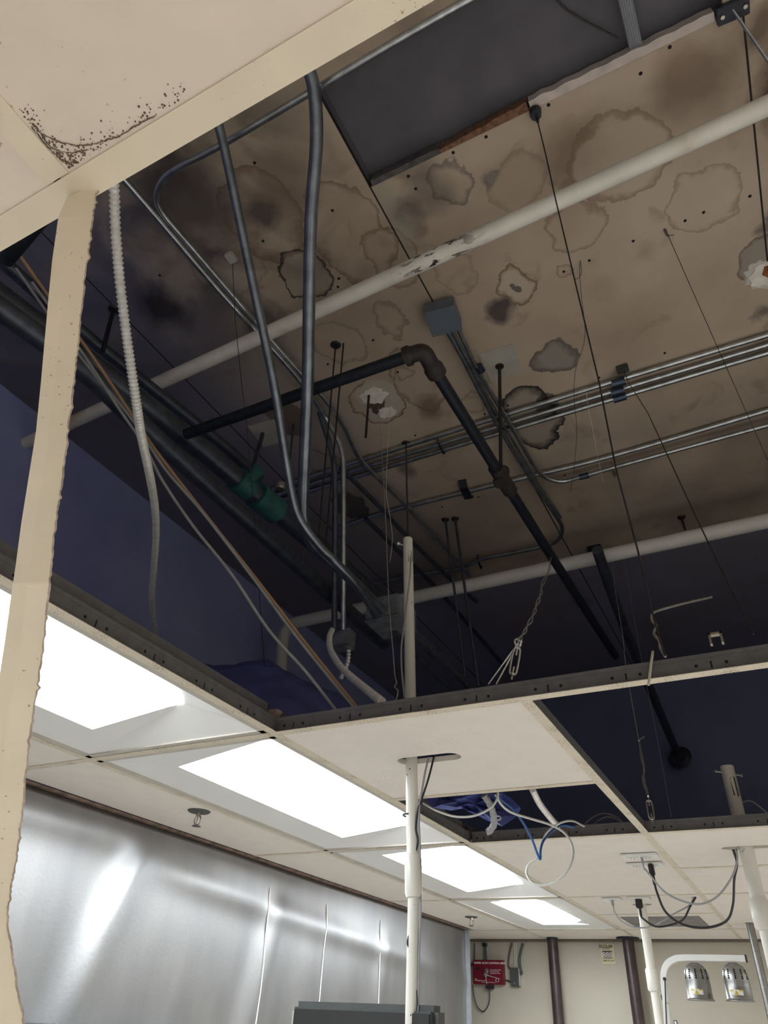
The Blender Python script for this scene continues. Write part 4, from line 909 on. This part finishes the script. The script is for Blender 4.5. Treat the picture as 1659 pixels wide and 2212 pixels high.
# ================================================================== POLES
def pole(label, x, y, ztop, lean, r, zc, name='support_pole', collar=True, slotted=True, zlow=1.1, mat=None, bolt=True):
    """telescopic pole: upper tube, ribbed collar, lower tube; lean = xy offset at the top"""
    base = Vector((x, y, CEIL)); t = thing(name, label, 'pole', (x, y, zlow))
    top = Vector((x + lean[0], y + lean[1], ztop))
    up = (top - base).normalized(); m = MB(); mat = mat or M_POLE
    lowtop = base + up * ((zc - CEIL) / up.z) if collar else Vector((x, y, zlow))
    m.tube([top, lowtop], r, 20, cap=False); m.build('upper_tube', mat, t, True)
    if collar:
        lb = base + up * ((zc - .09 - CEIL) / up.z)
        c_ = MB(); n = 40
        for p, rr in ((lowtop, r * 1.12), (lerp(lowtop, lb, .1), r * 1.32), (lerp(lowtop, lb, .9), r * 1.32), (lb, r * 1.12)):
            u = up.cross(Vector((1, 0, 0))).normalized(); w = up.cross(u)
            for k in range(n): a_ = 2 * math.pi * k / n; c_.v.append(p + (u * math.cos(a_) + w * math.sin(a_)) * rr * (1 if k % 2 else .955))
        for i in range(3):
            for k in range(n): c_.f.append((i * n + k, i * n + (k + 1) % n, (i + 1) * n + (k + 1) % n, (i + 1) * n + k))
        c_.f += [tuple(range(n)), tuple(3 * n + k for k in range(n))[::-1]]; c_.build('collar', mat, t, True)
        lo = lb + Vector((0, 0, zlow - lb.z)); MB().tube([lb + up * .01, lo], r * .86, 20).build('lower_tube', mat, t, True)
    if slotted:
        f = (CAMP - top); f.z = 0; f.normalize(); f = (f + Vector((-f.y, f.x, 0)) * .55).normalized(); s = up.cross(f).normalized(); c0_ = top - up * .075 + f * (r * .93)
        m = MB(); n = 14
        for k in range(n):
            a_ = 2 * math.pi * k / n; px_, pz_ = math.cos(a_) * r * .5, math.sin(a_) * r * .5 + (r * 1.0 if math.sin(a_) > 0 else -r * 1.0)
            ang = px_ / r; q_ = top - up * .075 + (f * math.cos(ang) + s * math.sin(ang)) * r * 1.004 + up * pz_; m.v.append(q_)
        m.f.append(tuple(range(n))); m.build('cable_slot', M_HOLE, t)
        if bolt:
            v_ = MC @ Vector((1, 0, 0)); v_.z = 0; v_.normalize(); MB().tube([top - up * .025 - v_ * r * 2.0 + Vector((0, 0, .006)), top - up * .03 + v_ * r * (1.9 if bolt == 2 else 0)], .0028, 8).build('bolt', M_WIREB, t, True)
            MB().lathe([(0, -.003), (.006, -.003), (.006, .003), (0, .003)], top - up * .025 - v_ * r * 2.0 + Vector((0, 0, .006)), 6, v_).build('bolt_head', M_WIREB, t)
            if bolt == 2: MB().lathe([(0, -.003), (.006, -.003), (.006, .003), (0, .003)], top - up * .03 + v_ * r * 1.9, 6, v_).build('nut', M_WIREB, t)
    return t
tp = pz(881, 1165, 3.16)
hx, hy = pz(889, 1648, CEIL).x, pz(889, 1648, CEIL).y
pole('centre white telescopic pole passing up through the oblong hole in the square tile', hx, hy, 3.16, (tp.x - hx, tp.y - hy), .0152, 2.235)
hx3, hy3 = 1.492, 1.512
pole('thick white telescopic pole at the right edge rising through the ceiling', hx3, hy3, 2.72, (0, 0), .023, 2.30, bolt=2)
pole('slim white telescopic pole at the middle distance, below the black plug', .912, 2.712, 2.47, (0, 0), .021, 2.19, slotted=False)
o = MB().tube([(1.335, 3.42, CEIL), (1.335, 3.42, .9)], .019, 16).build('chrome_pole', M_CHROME, None, True, org=(1.335, 3.42, .9)); tag(o, 'plain chrome pole behind the thick white pole at the right edge', 'pole')
o = MB().tube([(1.335, 3.42, .9), (1.335, 3.42, 0)], .019, 16)
# tied cables on the centre pole
cx_, cy_ = hx, hy
fd = Vector((CAMP.x - hx, CAMP.y - hy, 0)).normalized(); fs = Vector((-fd.y, fd.x, 0))
def onpole(u, v, off=.021): 
    q_ = Vector((hx, hy, 0)) + fd * off; r_ = ray(u, v); tt = (q_ - CAMP).dot(fd) / r_.dot(fd); return CAMP + r_ * tt
cable('black cord wandering down the front of the centre pole', [onpole(u, v) for u, v in [(938, 1632), (930, 1665), (923, 1690), (913, 1720), (903, 1750), (898, 1790), (903, 1815), (898, 1840), (893, 1880), (890, 1920), (886, 1935), (892, 1970), (890, 2000), (881, 2035), (888, 2060), (893, 2110), (902, 2160), (900, 2180), (895, 2225)]], .0026, M_BLKC)
cable('grey cord beside the black one on the centre pole', [onpole(u, v) for u, v in [(926, 1636), (918, 1670), (912, 1705), (906, 1740), (905, 1780), (907, 1830), (908, 1900), (908, 1980), (905, 2060), (904, 2130), (902, 2220)]], .0026, plain('lilac_grey_jacket', (.30, .30, .34), .4))
m = MB(); 
zt_ = onpole(890, 1758, .016).z; m.tube([Vector((hx, hy, zt_)) + Vector((math.cos(a_), math.sin(a_), 0)) * .0175 for a_ in [2 * math.pi * k / 20 for k in range(21)]], .0018, 6, False); o = m.build('cable_tie', M_BLKC, None, True, org=(hx, hy, zt_)); tag(o, 'black tie wrapped round the centre pole below the holed tile', 'cable tie')
cable('thin grey cord hanging out of the slot at the top of the centre pole', along(pz(889, 1200, 3.1), py(874, 1505, .08), [(888, 1192), (886, 1240), (880, 1290), (873, 1350), (867, 1400), (868, 1450), (874, 1508)]), .0022, M_GREYC)

# ================================================================== CABLES AT THE SQUARE OPENING
o = cable('blue network cable drooping from the square opening to a taped end and back up', cr([py(u, v, y) for u, v, y in [(1072, 1716, .68), (1085, 1730, .72), (1110, 1750, .76), (1135, 1785, .8), (1150, 1815, .82), (1160, 1842, .84), (1167, 1856, .85), (1168, 1835, .88), (1175, 1815, .92), (1195, 1793, 1.0), (1215, 1783, 1.08), (1240, 1787, 1.16)]], 3), .0034, M_BLUEC)
cable('white network cable making a big round loop below the tile past the square opening', cr([py(u, v, y) for u, v, y in [(1070, 1716, .68), (1083, 1738, .7), (1105, 1755, .74), (1145, 1768, .8), (1190, 1782, .85), (1222, 1802, .88), (1238, 1835, .88), (1232, 1870, .86), (1210, 1898, .85), (1180, 1912, .85), (1152, 1908, .85), (1138, 1888, .85), (1142, 1868, .85), (1160, 1855, .85)]], 3), .0036, M_WHITEC)
cable('white cable arching at the far side of the square opening', [py(u, v, 1.0) for u, v in [(1160, 1853), (1168, 1830), (1180, 1800), (1205, 1780), (1235, 1773), (1262, 1785)]], .0032, M_WHITEC)
cable('pale cable drooping across the near part of the square opening', [py(u, v, .68) for u, v in [(914, 1735), (945, 1752), (985, 1764), (1025, 1762), (1060, 1745), (1074, 1725), (1076, 1712)]], .0032, M_WHITEC)
for lab, A in (('dim loop of cable above the far tee, left one', [(1262, 1790), (1275, 1770), (1300, 1758), (1325, 1762), (1345, 1780)]), ('dim loop of cable above the far tee, right one', [(1284, 1792), (1290, 1775), (1312, 1765), (1335, 1772), (1350, 1790)])):
    L_ = [py(u, v, 1.6) for u, v in A]; cable(lab, [Vector((L_[0].x, 1.6, CEIL + .017))] + L_ + [Vector((L_[-1].x, 1.6, CEIL + .017))], .003, M_GREYC)
cable('dim cord curving out of the slot of the right pole', [py(u, v, 1.55) for u, v in [(1598, 1735), (1620, 1730), (1640, 1742), (1662, 1762)]], .003, M_GREYC)

# outlets and plates with plugs
def plate(label, c, w, h, name='outlet_plate', sockets=2):
    c = Vector(c); t = thing(name, label, 'outlet', c)
    MB().bbox(c + Vector((0, 0, -.004)), (w, h, .008), None, .3).build('cover', M_PAN, t)
    for k in range(sockets):
        MB().bbox(c + Vector(((k - (sockets - 1) / 2) * w * .42, 0, -.009)), (w * .3, h * .5, .003), None, .2).build('socket_face', M_WLAB, t)
        for s in (-1, 1): MB().box(c + Vector(((k - (sockets - 1) / 2) * w * .42 + s * .006 - .001, -.005, -.0112)), c + Vector(((k - (sockets - 1) / 2) * w * .42 + s * .006 + .001, .005, -.0104))).build('slot', M_HOLE, t)
    return t
pA, pB = pz(1382, 1847, CEIL), pz(1392, 1864, CEIL)
plate('white data plate on the outlet tile, nearer of its two plates', pA, .125, .075)
plate('white socket plate on the outlet tile just behind the data plate, with the black plug', pB + Vector((0, .02, 0)), .13, .075)
pC, pD = pz(1322, 1941, CEIL), pz(1380, 1939, CEIL)
plate('white plate at the left of the far pair, with a grey plug', pC, .085, .075, sockets=1)
plate('white plate at the right of the far pair, above the slim pole', pD, .10, .075, sockets=1)
def plug(label, a, d, mat, L=.045, r=.012):
    a = Vector(a); t = thing('plug', label, 'plug', a, 'plugs in the ceiling outlets')
    d = Vector(d).normalized(); up_ = d
    R = d.to_track_quat('Z', 'Y').to_matrix(); MB().bbox(a + d * L * .4, (r * 2, r * 1.3, L * .8), R, .2).build('plug_body', mat, t, True)
    MB().tube([a + d * L * .8, a + d * L * 1.4], r * .42, 8).build('strain_relief', mat, t, True); return a + d * L * 1.4
e1_ = plug('black plug hanging from the socket plate on the outlet tile', pz(1405, 1866, CEIL - .006), (.05, 0, -1), M_BLKC, .05, .014)
e2_ = plug('grey network plug in the data plate on the outlet tile', pz(1386, 1850, CEIL - .006), (.05, 0, -1), M_GREYC, .028, .006)
e3_ = plug('black plug in the right plate of the far pair', pz(1379, 1941, CEIL - .006), (0, 0, -1), M_BLKC, .05, .015)
e4_ = plug('grey plug in the left plate of the far pair', pz(1322, 1943, CEIL - .006), (.05, 0, -1), M_GREYC, .035, .008)
hR = pz(1584, 1836, CEIL)
def drape(label, uvs, A, B, r, mat): cable(label, [A] + along(A, B, uvs)[1:-1] + [B], r, mat)
drape('grey cord sagging from the data plate to the hole of the right pole', [(1388, 1858), (1400, 1885), (1440, 1930), (1500, 1953), (1545, 1940), (1578, 1900), (1592, 1862), (1590, 1836)], e2_, hR + Vector((.01, 0, 0)), .0034, M_GREYC)
drape('black cord sagging from the large black plug to the hole of the right pole', [(1412, 1895), (1420, 1930), (1438, 1970), (1475, 1997), (1525, 2004), (1568, 1990), (1583, 1955), (1586, 1900), (1592, 1865), (1580, 1838)], e1_, hR, .0042, M_BLKC)
hS = pz(1503, 1938, CEIL)
drape('black cord looping from the far black plug up to the ceiling seam', [(1380, 1962), (1390, 1985), (1415, 2001), (1445, 1999), (1475, 1987), (1490, 1960), (1503, 1938)], e3_, hS, .0042, M_BLKC)
drape('grey cord looping from the far grey plug up to the ceiling seam', [(1328, 1965), (1340, 1988), (1370, 2003), (1405, 2002), (1430, 1990), (1460, 1972), (1490, 1955), (1503, 1938)], e4_, hS + Vector((-.01, 0, 0)), .0034, M_GREYC)

# air vent
vx0, vx1, vy0, vy1 = .64, 1.19, 3.05, 3.63
t = thing('air_vent', 'square louvred air vent in the far ceiling behind the drooping cords', 'vent', ((vx0 + vx1) / 2, (vy0 + vy1) / 2, CEIL))
m = MB().prism([[(.613, vy0 - .012), (1.217, vy0 - .012), (1.217, 3.655), (.613, 3.655)], [(vx0 + .07, vy0 + .07), (vx1 - .07, vy0 + .07), (vx1 - .07, vy1 - .07), (vx0 + .07, vy1 - .07)]], CEIL + .0015, CEIL + .006); m.build('face_frame', M_TILE, t)
m = MB(); m.box((vx0 + .05, vy0 + .05, CEIL + .06), (vx1 - .05, vy1 - .05, CEIL + .065)); m.build('duct_back', M_HOLE, t)
for k in range(9):
    y = vy0 + .09 + k * (vy1 - vy0 - .18) / 8
    m = MB(); m.add([(vx0 + .07, y, CEIL + .002), (vx1 - .07, y, CEIL + .002), (vx1 - .07, y + .03, CEIL + .04), (vx0 + .07, y + .03, CEIL + .04), (vx0 + .07, y + .002, CEIL + .001), (vx1 - .07, y + .002, CEIL + .001), (vx1 - .07, y + .032, CEIL + .039), (vx0 + .07, y + .032, CEIL + .039)], [(0, 1, 2, 3), (4, 7, 6, 5), (0, 4, 5, 1), (2, 6, 7, 3)])
    m.build('louvre', plain('vent_grey', (.6, .58, .56), .5) if k == 0 else MATS['vent_grey'], t)

# ================================================================== FAR WALL FITTINGS
YW = YF
def wl(u, v, off=0.0): return py(u, v, YW - off)
# red control box
a, b = wl(1021, 2074), wl(1087, 2127)
t = thing('red_control_box', 'red fire suppression control box with white lettering on the far wall', 'control box', ((a.x + b.x) / 2, YW, b.z))
D = .055; fa, fb = wl(1021, 2073, D), wl(1087, 2127, D); x0_, x1_, z1_, z0_ = fa.x, fb.x, fa.z, fb.z
MB().bbox(((x0_ + x1_) / 2, YW - D / 2, (z0_ + z1_) / 2), (x1_ - x0_, D, z1_ - z0_), None, .04).build('case', M_RED, t)
wdt = x1_ - x0_; f = YW - D - .0006
def tx(s, fx, fz, size, mat=M_WINK, al='LEFT', bold=False): return text(s, size, mat, t, (x0_ + wdt * fx, f, z0_ + (z1_ - z0_) * fz), (1, 0, 0), (0, 0, 1), al, bold=bold)
tx('MODEL MCH3 CONTROL HEAD', .05, .83, .0162, bold=True)
tx('PULL PIN AND HANDLE', .58, .57, .0075); tx('TO ACTIVATE THE', .58, .50, .0075); tx('SUPPRESSION SYSTEM', .58, .43, .0075)
tx('FIRE\nSUPPRESSION SYSTEM', .06, .18, .0085); tx('INSTRUCTIONS FOR SYSTEM RESET', .28, .06, .0065)
MB().box((x0_ + wdt * .13, f - .001, z0_ + .58 * (z1_ - z0_)), (x0_ + wdt * .24, f + .001, z0_ + .68 * (z1_ - z0_))).build('dark_window', M_HOLE, t)
c = Vector((x0_ + wdt * .46, f, z0_ + (z1_ - z0_) * .54)); MB().lathe([(0, .012), (.010, .012), (.016, .006), (.017, 0)], c, 20, (0, -1, 0)).build('knob', M_BRASS, t, True)
c = Vector((x0_ + wdt * .44, f - .01, z0_ + (z1_ - z0_) * .38)); MB().lathe([(0, .010), (.012, .010), (.016, 0)], c, 16, (0, -1, 0)).build('pivot', M_BRASS, t, True)
h0 = c + Vector((0, -.012, 0)); h1_ = Vector((x0_ + wdt * .93, f - .02, z0_ + (z1_ - z0_) * .21))
MB().tube(cr([h0, lerp(h0, h1_, .3), h1_], 3), .0032, 8, rf=lambda i: .006 if i < 3 else .003).build('handle', M_WIREB, t, True)
rc = lerp(h0, h1_, .82) + Vector((0, 0, -.012)); MB().tube([rc + Vector((math.cos(a_), 0, math.sin(a_))) * .010 for a_ in [2 * math.pi * k / 14 for k in range(15)]], .0015, 6, False).build('pull_ring', M_WIREB, t, True)
MB().tube([c + Vector((.004, -.012, 0)), Vector((x0_ + wdt * .48, f - .012, z0_ - .002))], .003, 8).build('pull_rod', M_BRASS, t, True)
c = Vector((x0_ + wdt * .53, YW - D * .7, z0_ - .014)); MB().bbox(c, (wdt * .26, .03, .024), None, .15).build('bottom_fitting', M_BROWNP, t)
o = MB().tube(cr([py(u, v, YW - .02) for u, v in [(1021, 2128), (1024, 2150), (1030, 2172), (1040, 2184), (1048, 2182), (1056, 2168), (1058, 2150), (1057, 2135)]], 5), .0036, 8).build('hanging_hose', M_BROWNP, None, True, org=wl(1021, 2128)); tag(o, 'thin brown hose looping under the red control box', 'hose')
for lab, A, r in (('thin brown pipe rising from the left of the red control box', [(1025, 2038), (1025, 2074)], .004), ('pair-left dark pipe rising from the top of the red control box', [(1046, 2038), (1047, 2074)], .0055), ('pair-right dark pipe rising from the top of the red control box', [(1049, 2038), (1051, 2074)], .0045),
                  ('brown curved pipe from the grey box to the ceiling, left of its wires', [(1106, 2037), (1102, 2052), (1099, 2070), (1098, 2086), (1102, 2093)], .006), ('white wire rising from the grey box, left of two', [(1112, 2037), (1112, 2090)], .0025), ('white wire rising from the grey box, right of two', [(1115, 2037), (1115, 2090)], .0025),
                  ('grey conduit curving from the ceiling to the right side of the grey box', [(1130, 2038), (1125, 2055), (1122, 2075), (1125, 2095), (1127, 2102), (1120, 2104)], .0085), ('short pipe joining the red box to the grey box', [(1092, 2117), (1103, 2121)], .005)):
    pts = [py(u, v, YW - .018) for u, v in A]; m_ = M_WHITEC if 'white' in lab else (M_DKGREY if 'grey conduit' in lab or 'dark' in lab else M_BROWNP)
    o = MB().tube(cr(pts, 4), r, 8).build('wall_conduit', m_, None, True, org=pts[0]); tag(o, lab, 'small pipe', 'small pipes on the far wall')
c = py(1047, 2041, YW - .03); o = MB().bbox(c, (.03, .03, .022)).build('pipe_fitting', M_BLACK, None, org=c); tag(o, 'dark fitting where the pipes of the red box meet the ceiling', 'pipe fitting')
c = py(1016, 2084, YW - .03); o = MB().tube([c - Vector((.02, 0, 0)), c + Vector((.02, 0, 0))], .009, 10).build('pipe_fitting', M_DKGREY, None, True, org=c); tag(o, 'small dark fitting on the left side of the red control box', 'pipe fitting')
a, b = py(1100, 2090, YW - .04), py(1123, 2131, YW - .04)
t = thing('grey_switch_box', 'upright dark grey box beside the red control box', 'electrical box', ((a.x + b.x) / 2, YW, b.z))
MB().bbox(((a.x + b.x) / 2 - .003, YW - .02, (a.z + b.z) / 2), (b.x - a.x - .012, .04, a.z - b.z), None, .06).build('box_body', M_DKGREY, t)
MB().bbox((b.x - .004, YW - .018, (a.z + b.z) / 2), (.008, .03, (a.z - b.z) * .96), None, .1).build('bright_side_strip', M_WIREB, t)
MB().lathe([(0, .003), (.004, .002), (.004, 0)], ((a.x + b.x) / 2 - .004, YW - .041, b.z + .018), 8, (0, -1, 0)).build('screw', M_BRASS, t)
# station sign
a, b = wl(1295, 2036), wl(1331, 2083); x0_, x1_, z1_, z0_ = a.x + .002, b.x, a.z - .006, b.z
t = thing('station_sign', 'small pale yellow station sign with black lettering on the far wall', 'sign', ((x0_ + x1_) / 2, YW, z0_)); wdt = x1_ - x0_; f = YW - .0045
MB().box((x0_, YW - .004, z0_), (x1_, YW - .0002, z1_)).build('plate', M_SIGNP, t)
def tx2(s, fx, fz, size, mat=M_INK, bold=False): return text(s, size, mat, t, (x0_ + wdt * fx, f - .0012, z0_ + (z1_ - z0_) * fz), (1, 0, 0), (0, 0, 1), 'CENTER', bold=bold)
tx2('ECOLAB', .42, .80, .023, bold=True); tx2('STATION', .42, .71, .0135); tx2('1-800-325-1671', .5, .13, .0125)
MB().box((x0_ + wdt * .12, f - .0006, z0_ + .27 * (z1_ - z0_)), (x0_ + wdt * .82, f + .0004, z0_ + .65 * (z1_ - z0_))).build('number_panel', M_DKGREY, t)
tx2('888', .47, .31, .044, M_WINK)
# brown pipes
for lab, (u, v), r, fl_ in (('dark painted pipe on the far wall, left one', (1193, 2031), .035, .036), ('brown painted pipe with a ceiling flange, right one', (1356, 2029), .036, .070)):
    c = py(u, v, 4.06); c = Vector((c.x, 4.06, 0)); t = thing('brown_pipe', lab, 'pipe', c, 'large upright pipes by the far wall')
    MB().tube([c, c + Vector((0, 0, CEIL))], r, 20).build('pipe_run', M_BROWNP, t, True)
    MB().lathe([(r, -.012), (fl_, -.010), (fl_ * 1.02, 0)], c + Vector((0, 0, CEIL)), 24).build('flange', M_BLACK, t, True)

# ================================================================== HEAT LAMP
YH = 1.9
def hp(u, v, y=YH): return py(u, v, y)
c_t = thing('heat_lamp', 'white bent-arm heat lamp with two spun metal shades', 'heat lamp', hp(1440, 2212))
arm = [hp(1446, 2330), hp(1442, 2212), hp(1437, 2150), hp(1434, 2120), hp(1435, 2098), hp(1443, 2081), hp(1460, 2071), hp(1480, 2069)] 
arm2 = cr(arm, 6) + [hp(1540, 2069.5), hp(1611, 2071)]
m = MB(); n = len(arm2); hw = .0098
for i, p in enumerate(arm2):
    tg = (arm2[min(i + 1, n - 1)] - arm2[max(i - 1, 0)]); tg.y = 0; tg.normalize(); s = Vector((-tg.z, 0, tg.x))
    for sx, sy in ((-1, -1), (1, -1), (1, 1), (-1, 1)): m.v.append(p + s * hw * sx + Vector((0, sy * .0125, 0)))
for i in range(n - 1):
    for k in range(4): j = (k + 1) % 4; m.f.append((i * 4 + k, i * 4 + j, i * 4 + 4 + j, i * 4 + 4 + k))
m.f += [(0, 1, 2, 3), ((n - 1) * 4 + 3, (n - 1) * 4 + 2, (n - 1) * 4 + 1, (n - 1) * 4)]; m.build('bent_arm', M_PAN, c_t)
e_ = arm2[-1]; MB().box(e_ + Vector((-.001, -.014, -.0115)), e_ + Vector((.004, .014, .0115))).build('end_cap', M_BLKC, c_t)
MB().tube(cr([hp(1436, 2114, YH - .016), hp(1436.5, 2125, YH - .016), hp(1438, 2170, YH - .018), hp(1440, 2225, YH - .018)], 4), .0022, 8).build('power_cord', M_BLKC, c_t, True)
MB().lathe([(0, .006), (.006, .006), (.006, 0)], hp(1436, 2115, YH - .012), 12, (0, -1, 0)).build('cord_grommet', M_BLKC, c_t, True)
MB().bbox(hp(1431, 2155), (.008, .014, .02), None, .3).build('side_switch', M_BLKC, c_t)
MB().lathe([(0, .003), (.003, .003), (.003, 0)], hp(1442, 2167, YH - .012), 8, (0, -1, 0)).build('screw', M_BRASS, c_t)
# the stand under the arm reaches a counter below the frame
def shade(uc, vt, vb, ub):
    tpp = hp(uc, vt + 3); R_ = (hp(ub[1], vb) - hp(ub[0], vb)).length / 2; H = abs(tpp.z - hp(uc, vb).z); cx0 = hp(uc, vt).x
    prof = [(.014, 0), (.020, -.004), (R_ * .62, -H * .08), (R_ * .80, -H * .20), (R_ * .88, -H * .34), (R_ * .88, -H * .5), (R_ * .89, -H * .94), (R_ * .94, -H * .965), (R_ * 1.0, -H * .985), (R_ * 1.0, -H), (R_ * .86, -H * .97), (R_ * .84, -H * .4), (R_ * .6, -H * .12), (.012, -.004)]
    c = Vector((cx0, YH, tpp.z)); s = MB().lathe(prof, c, 40).build('lamp_shade', M_CHROME, c_t, True)
    h = MB()
    for a_ in (-2.55, -2.05, -1.5, -.95, -.45):
        for k in range(5):
            zz_ = -H * (.20 + .055 * k); rr = R_ * (.80 + (.09 * (k / 4)) ) + .0006; q_ = c + Vector((rr * math.cos(a_), rr * math.sin(a_), zz_))
            o_ = len(h.v); h.lathe([(.0032, 0), (.0030, .0006)], q_, 8, (math.cos(a_), math.sin(a_), 0)); h.f.append(tuple(o_ + 8 + i for i in range(8)))
    h.build('vent_holes', M_HOLE, s)
    # warning sticker following the curve of the shade
    st = MB(); n = 10; a0, a1 = -2.15, -1.15; rr = R_ * .895 + .0006
    for k in range(n + 1):
        a_ = a0 + (a1 - a0) * k / n
        for zz_ in (-H * .72, -H * .86): st.v.append(c + Vector((rr * math.cos(a_), rr * math.sin(a_), zz_)))
    for k in range(n): st.f.append((2 * k, 2 * k + 1, 2 * k + 3, 2 * k + 2))
    st.build('warning_sticker', M_WLAB, s)
    am = -1.65; rr += .0005; w_ = Vector((-math.sin(am), math.cos(am), 0)); pc_ = c + Vector((rr * math.cos(am), rr * math.sin(am), 0)); tr = MB(); nn = Vector((math.cos(am), math.sin(am), 0)) * .0006
    tr.add([pc_ - w_ * .008 + Vector((0, 0, -H * .85)) + nn, pc_ + w_ * .008 + Vector((0, 0, -H * .85)) + nn, pc_ + Vector((0, 0, -H * .73)) + nn], [(0, 1, 2)]); tr.build('warning_triangle', M_YEL, s)
    text('!', .009, M_INK, s, pc_ + Vector((0, 0, -H * .84)) + nn * 2, w_, (0, 0, 1), 'CENTER')
    for da, n_ in ((-.38, 'sticker_heading'), (.34, 'sticker_heading')):
        aa = am + da; rr2 = rr + .0003; w2 = Vector((-math.sin(aa), math.cos(aa), 0)); p2_ = c + Vector((rr2 * math.cos(aa), rr2 * math.sin(aa), -H * .755)); hd = MB()
        hd.add([p2_ - w2 * .006, p2_ + w2 * .006, p2_ + w2 * .006 + Vector((0, 0, .004)), p2_ - w2 * .006 + Vector((0, 0, .004))], [(0, 1, 2, 3)]); hd.build(n_, M_YEL, s)
    return s
shade(1499, 2077, 2161, (1472, 1533)); 
s2 = shade(1582, 2077, 2163, (1555, 1619))
c = hp(1604, 2130)
# wall notice low at right
a, b = wl(1455, 2204), wl(1468, 2240); t = thing('wall_notice', 'small framed notice low on the far wall behind the heat lamp arm', 'notice', ((a.x + b.x) / 2, YW, b.z))
MB().box((a.x, YW - .006, b.z), (b.x, YW, a.z)).build('frame', M_BLKC, t); MB().box((a.x + .004, YW - .007, b.z + .004), (b.x - .004, YW - .005, a.z - .004)).build('sheet', M_WLAB, t)

# ================================================================== MONITOR at the bottom edge, carried by the centre pole
t = thing('monitor', 'dusty dark grey monitor top edge at the bottom of the view, by the centre pole', 'monitor', (.62, .42, 1.6))
pa, pb = py(652, 2163, .38), py(945, 2202, .30)
cm = (pa + pb) / 2; d_ = (pb - pa); d_.z = 0; L = d_.length + .02; d_.normalize(); yaw = math.atan2(d_.y, d_.x); R = Matrix.Rotation(yaw, 3, 'Z')
MB().bbox(Vector((cm.x, cm.y, pa.z - .165)), (L, .045, .33), R, .25).build('screen_case', M_DKGREY, t, True)
MB().bbox(Vector((cm.x, cm.y, pa.z - .165)) + R @ Vector((-L / 2 - .004, .004, 0)), (.012, .03, .30), R, .3).build('side_bezel', M_GREYC, t, True)
MB().bbox(Vector((cm.x, cm.y, pa.z - .165)) + R @ Vector((0, -.024, 0)), (L * .94, .003, .30), R, .2).build('screen', M_INK, t, True)
MB().tube([Vector((cm.x, cm.y, pa.z - .2)) , Vector((hx, hy, pa.z - .2))], .015, 10).build('pole_mount', M_BLKC, t, True)
# prep counter on the left wall, its lip just showing in the bottom left corner
a = px(60, 2208, -.30)
t = thing('wall_shelf', 'grey metal shelf lip along the steel wall at the lower left', 'shelf', (-.25, .2, a.z))
MB().bbox((-.26, .3, a.z - .01), (.16, 1.6, .02), None, .2).build('shelf_board', M_DKGREY, t)
MB().box((-.34, -.45, a.z - .12), (-.33, 1.05, a.z - .02)).build('back_rail', M_DKGREY, t)
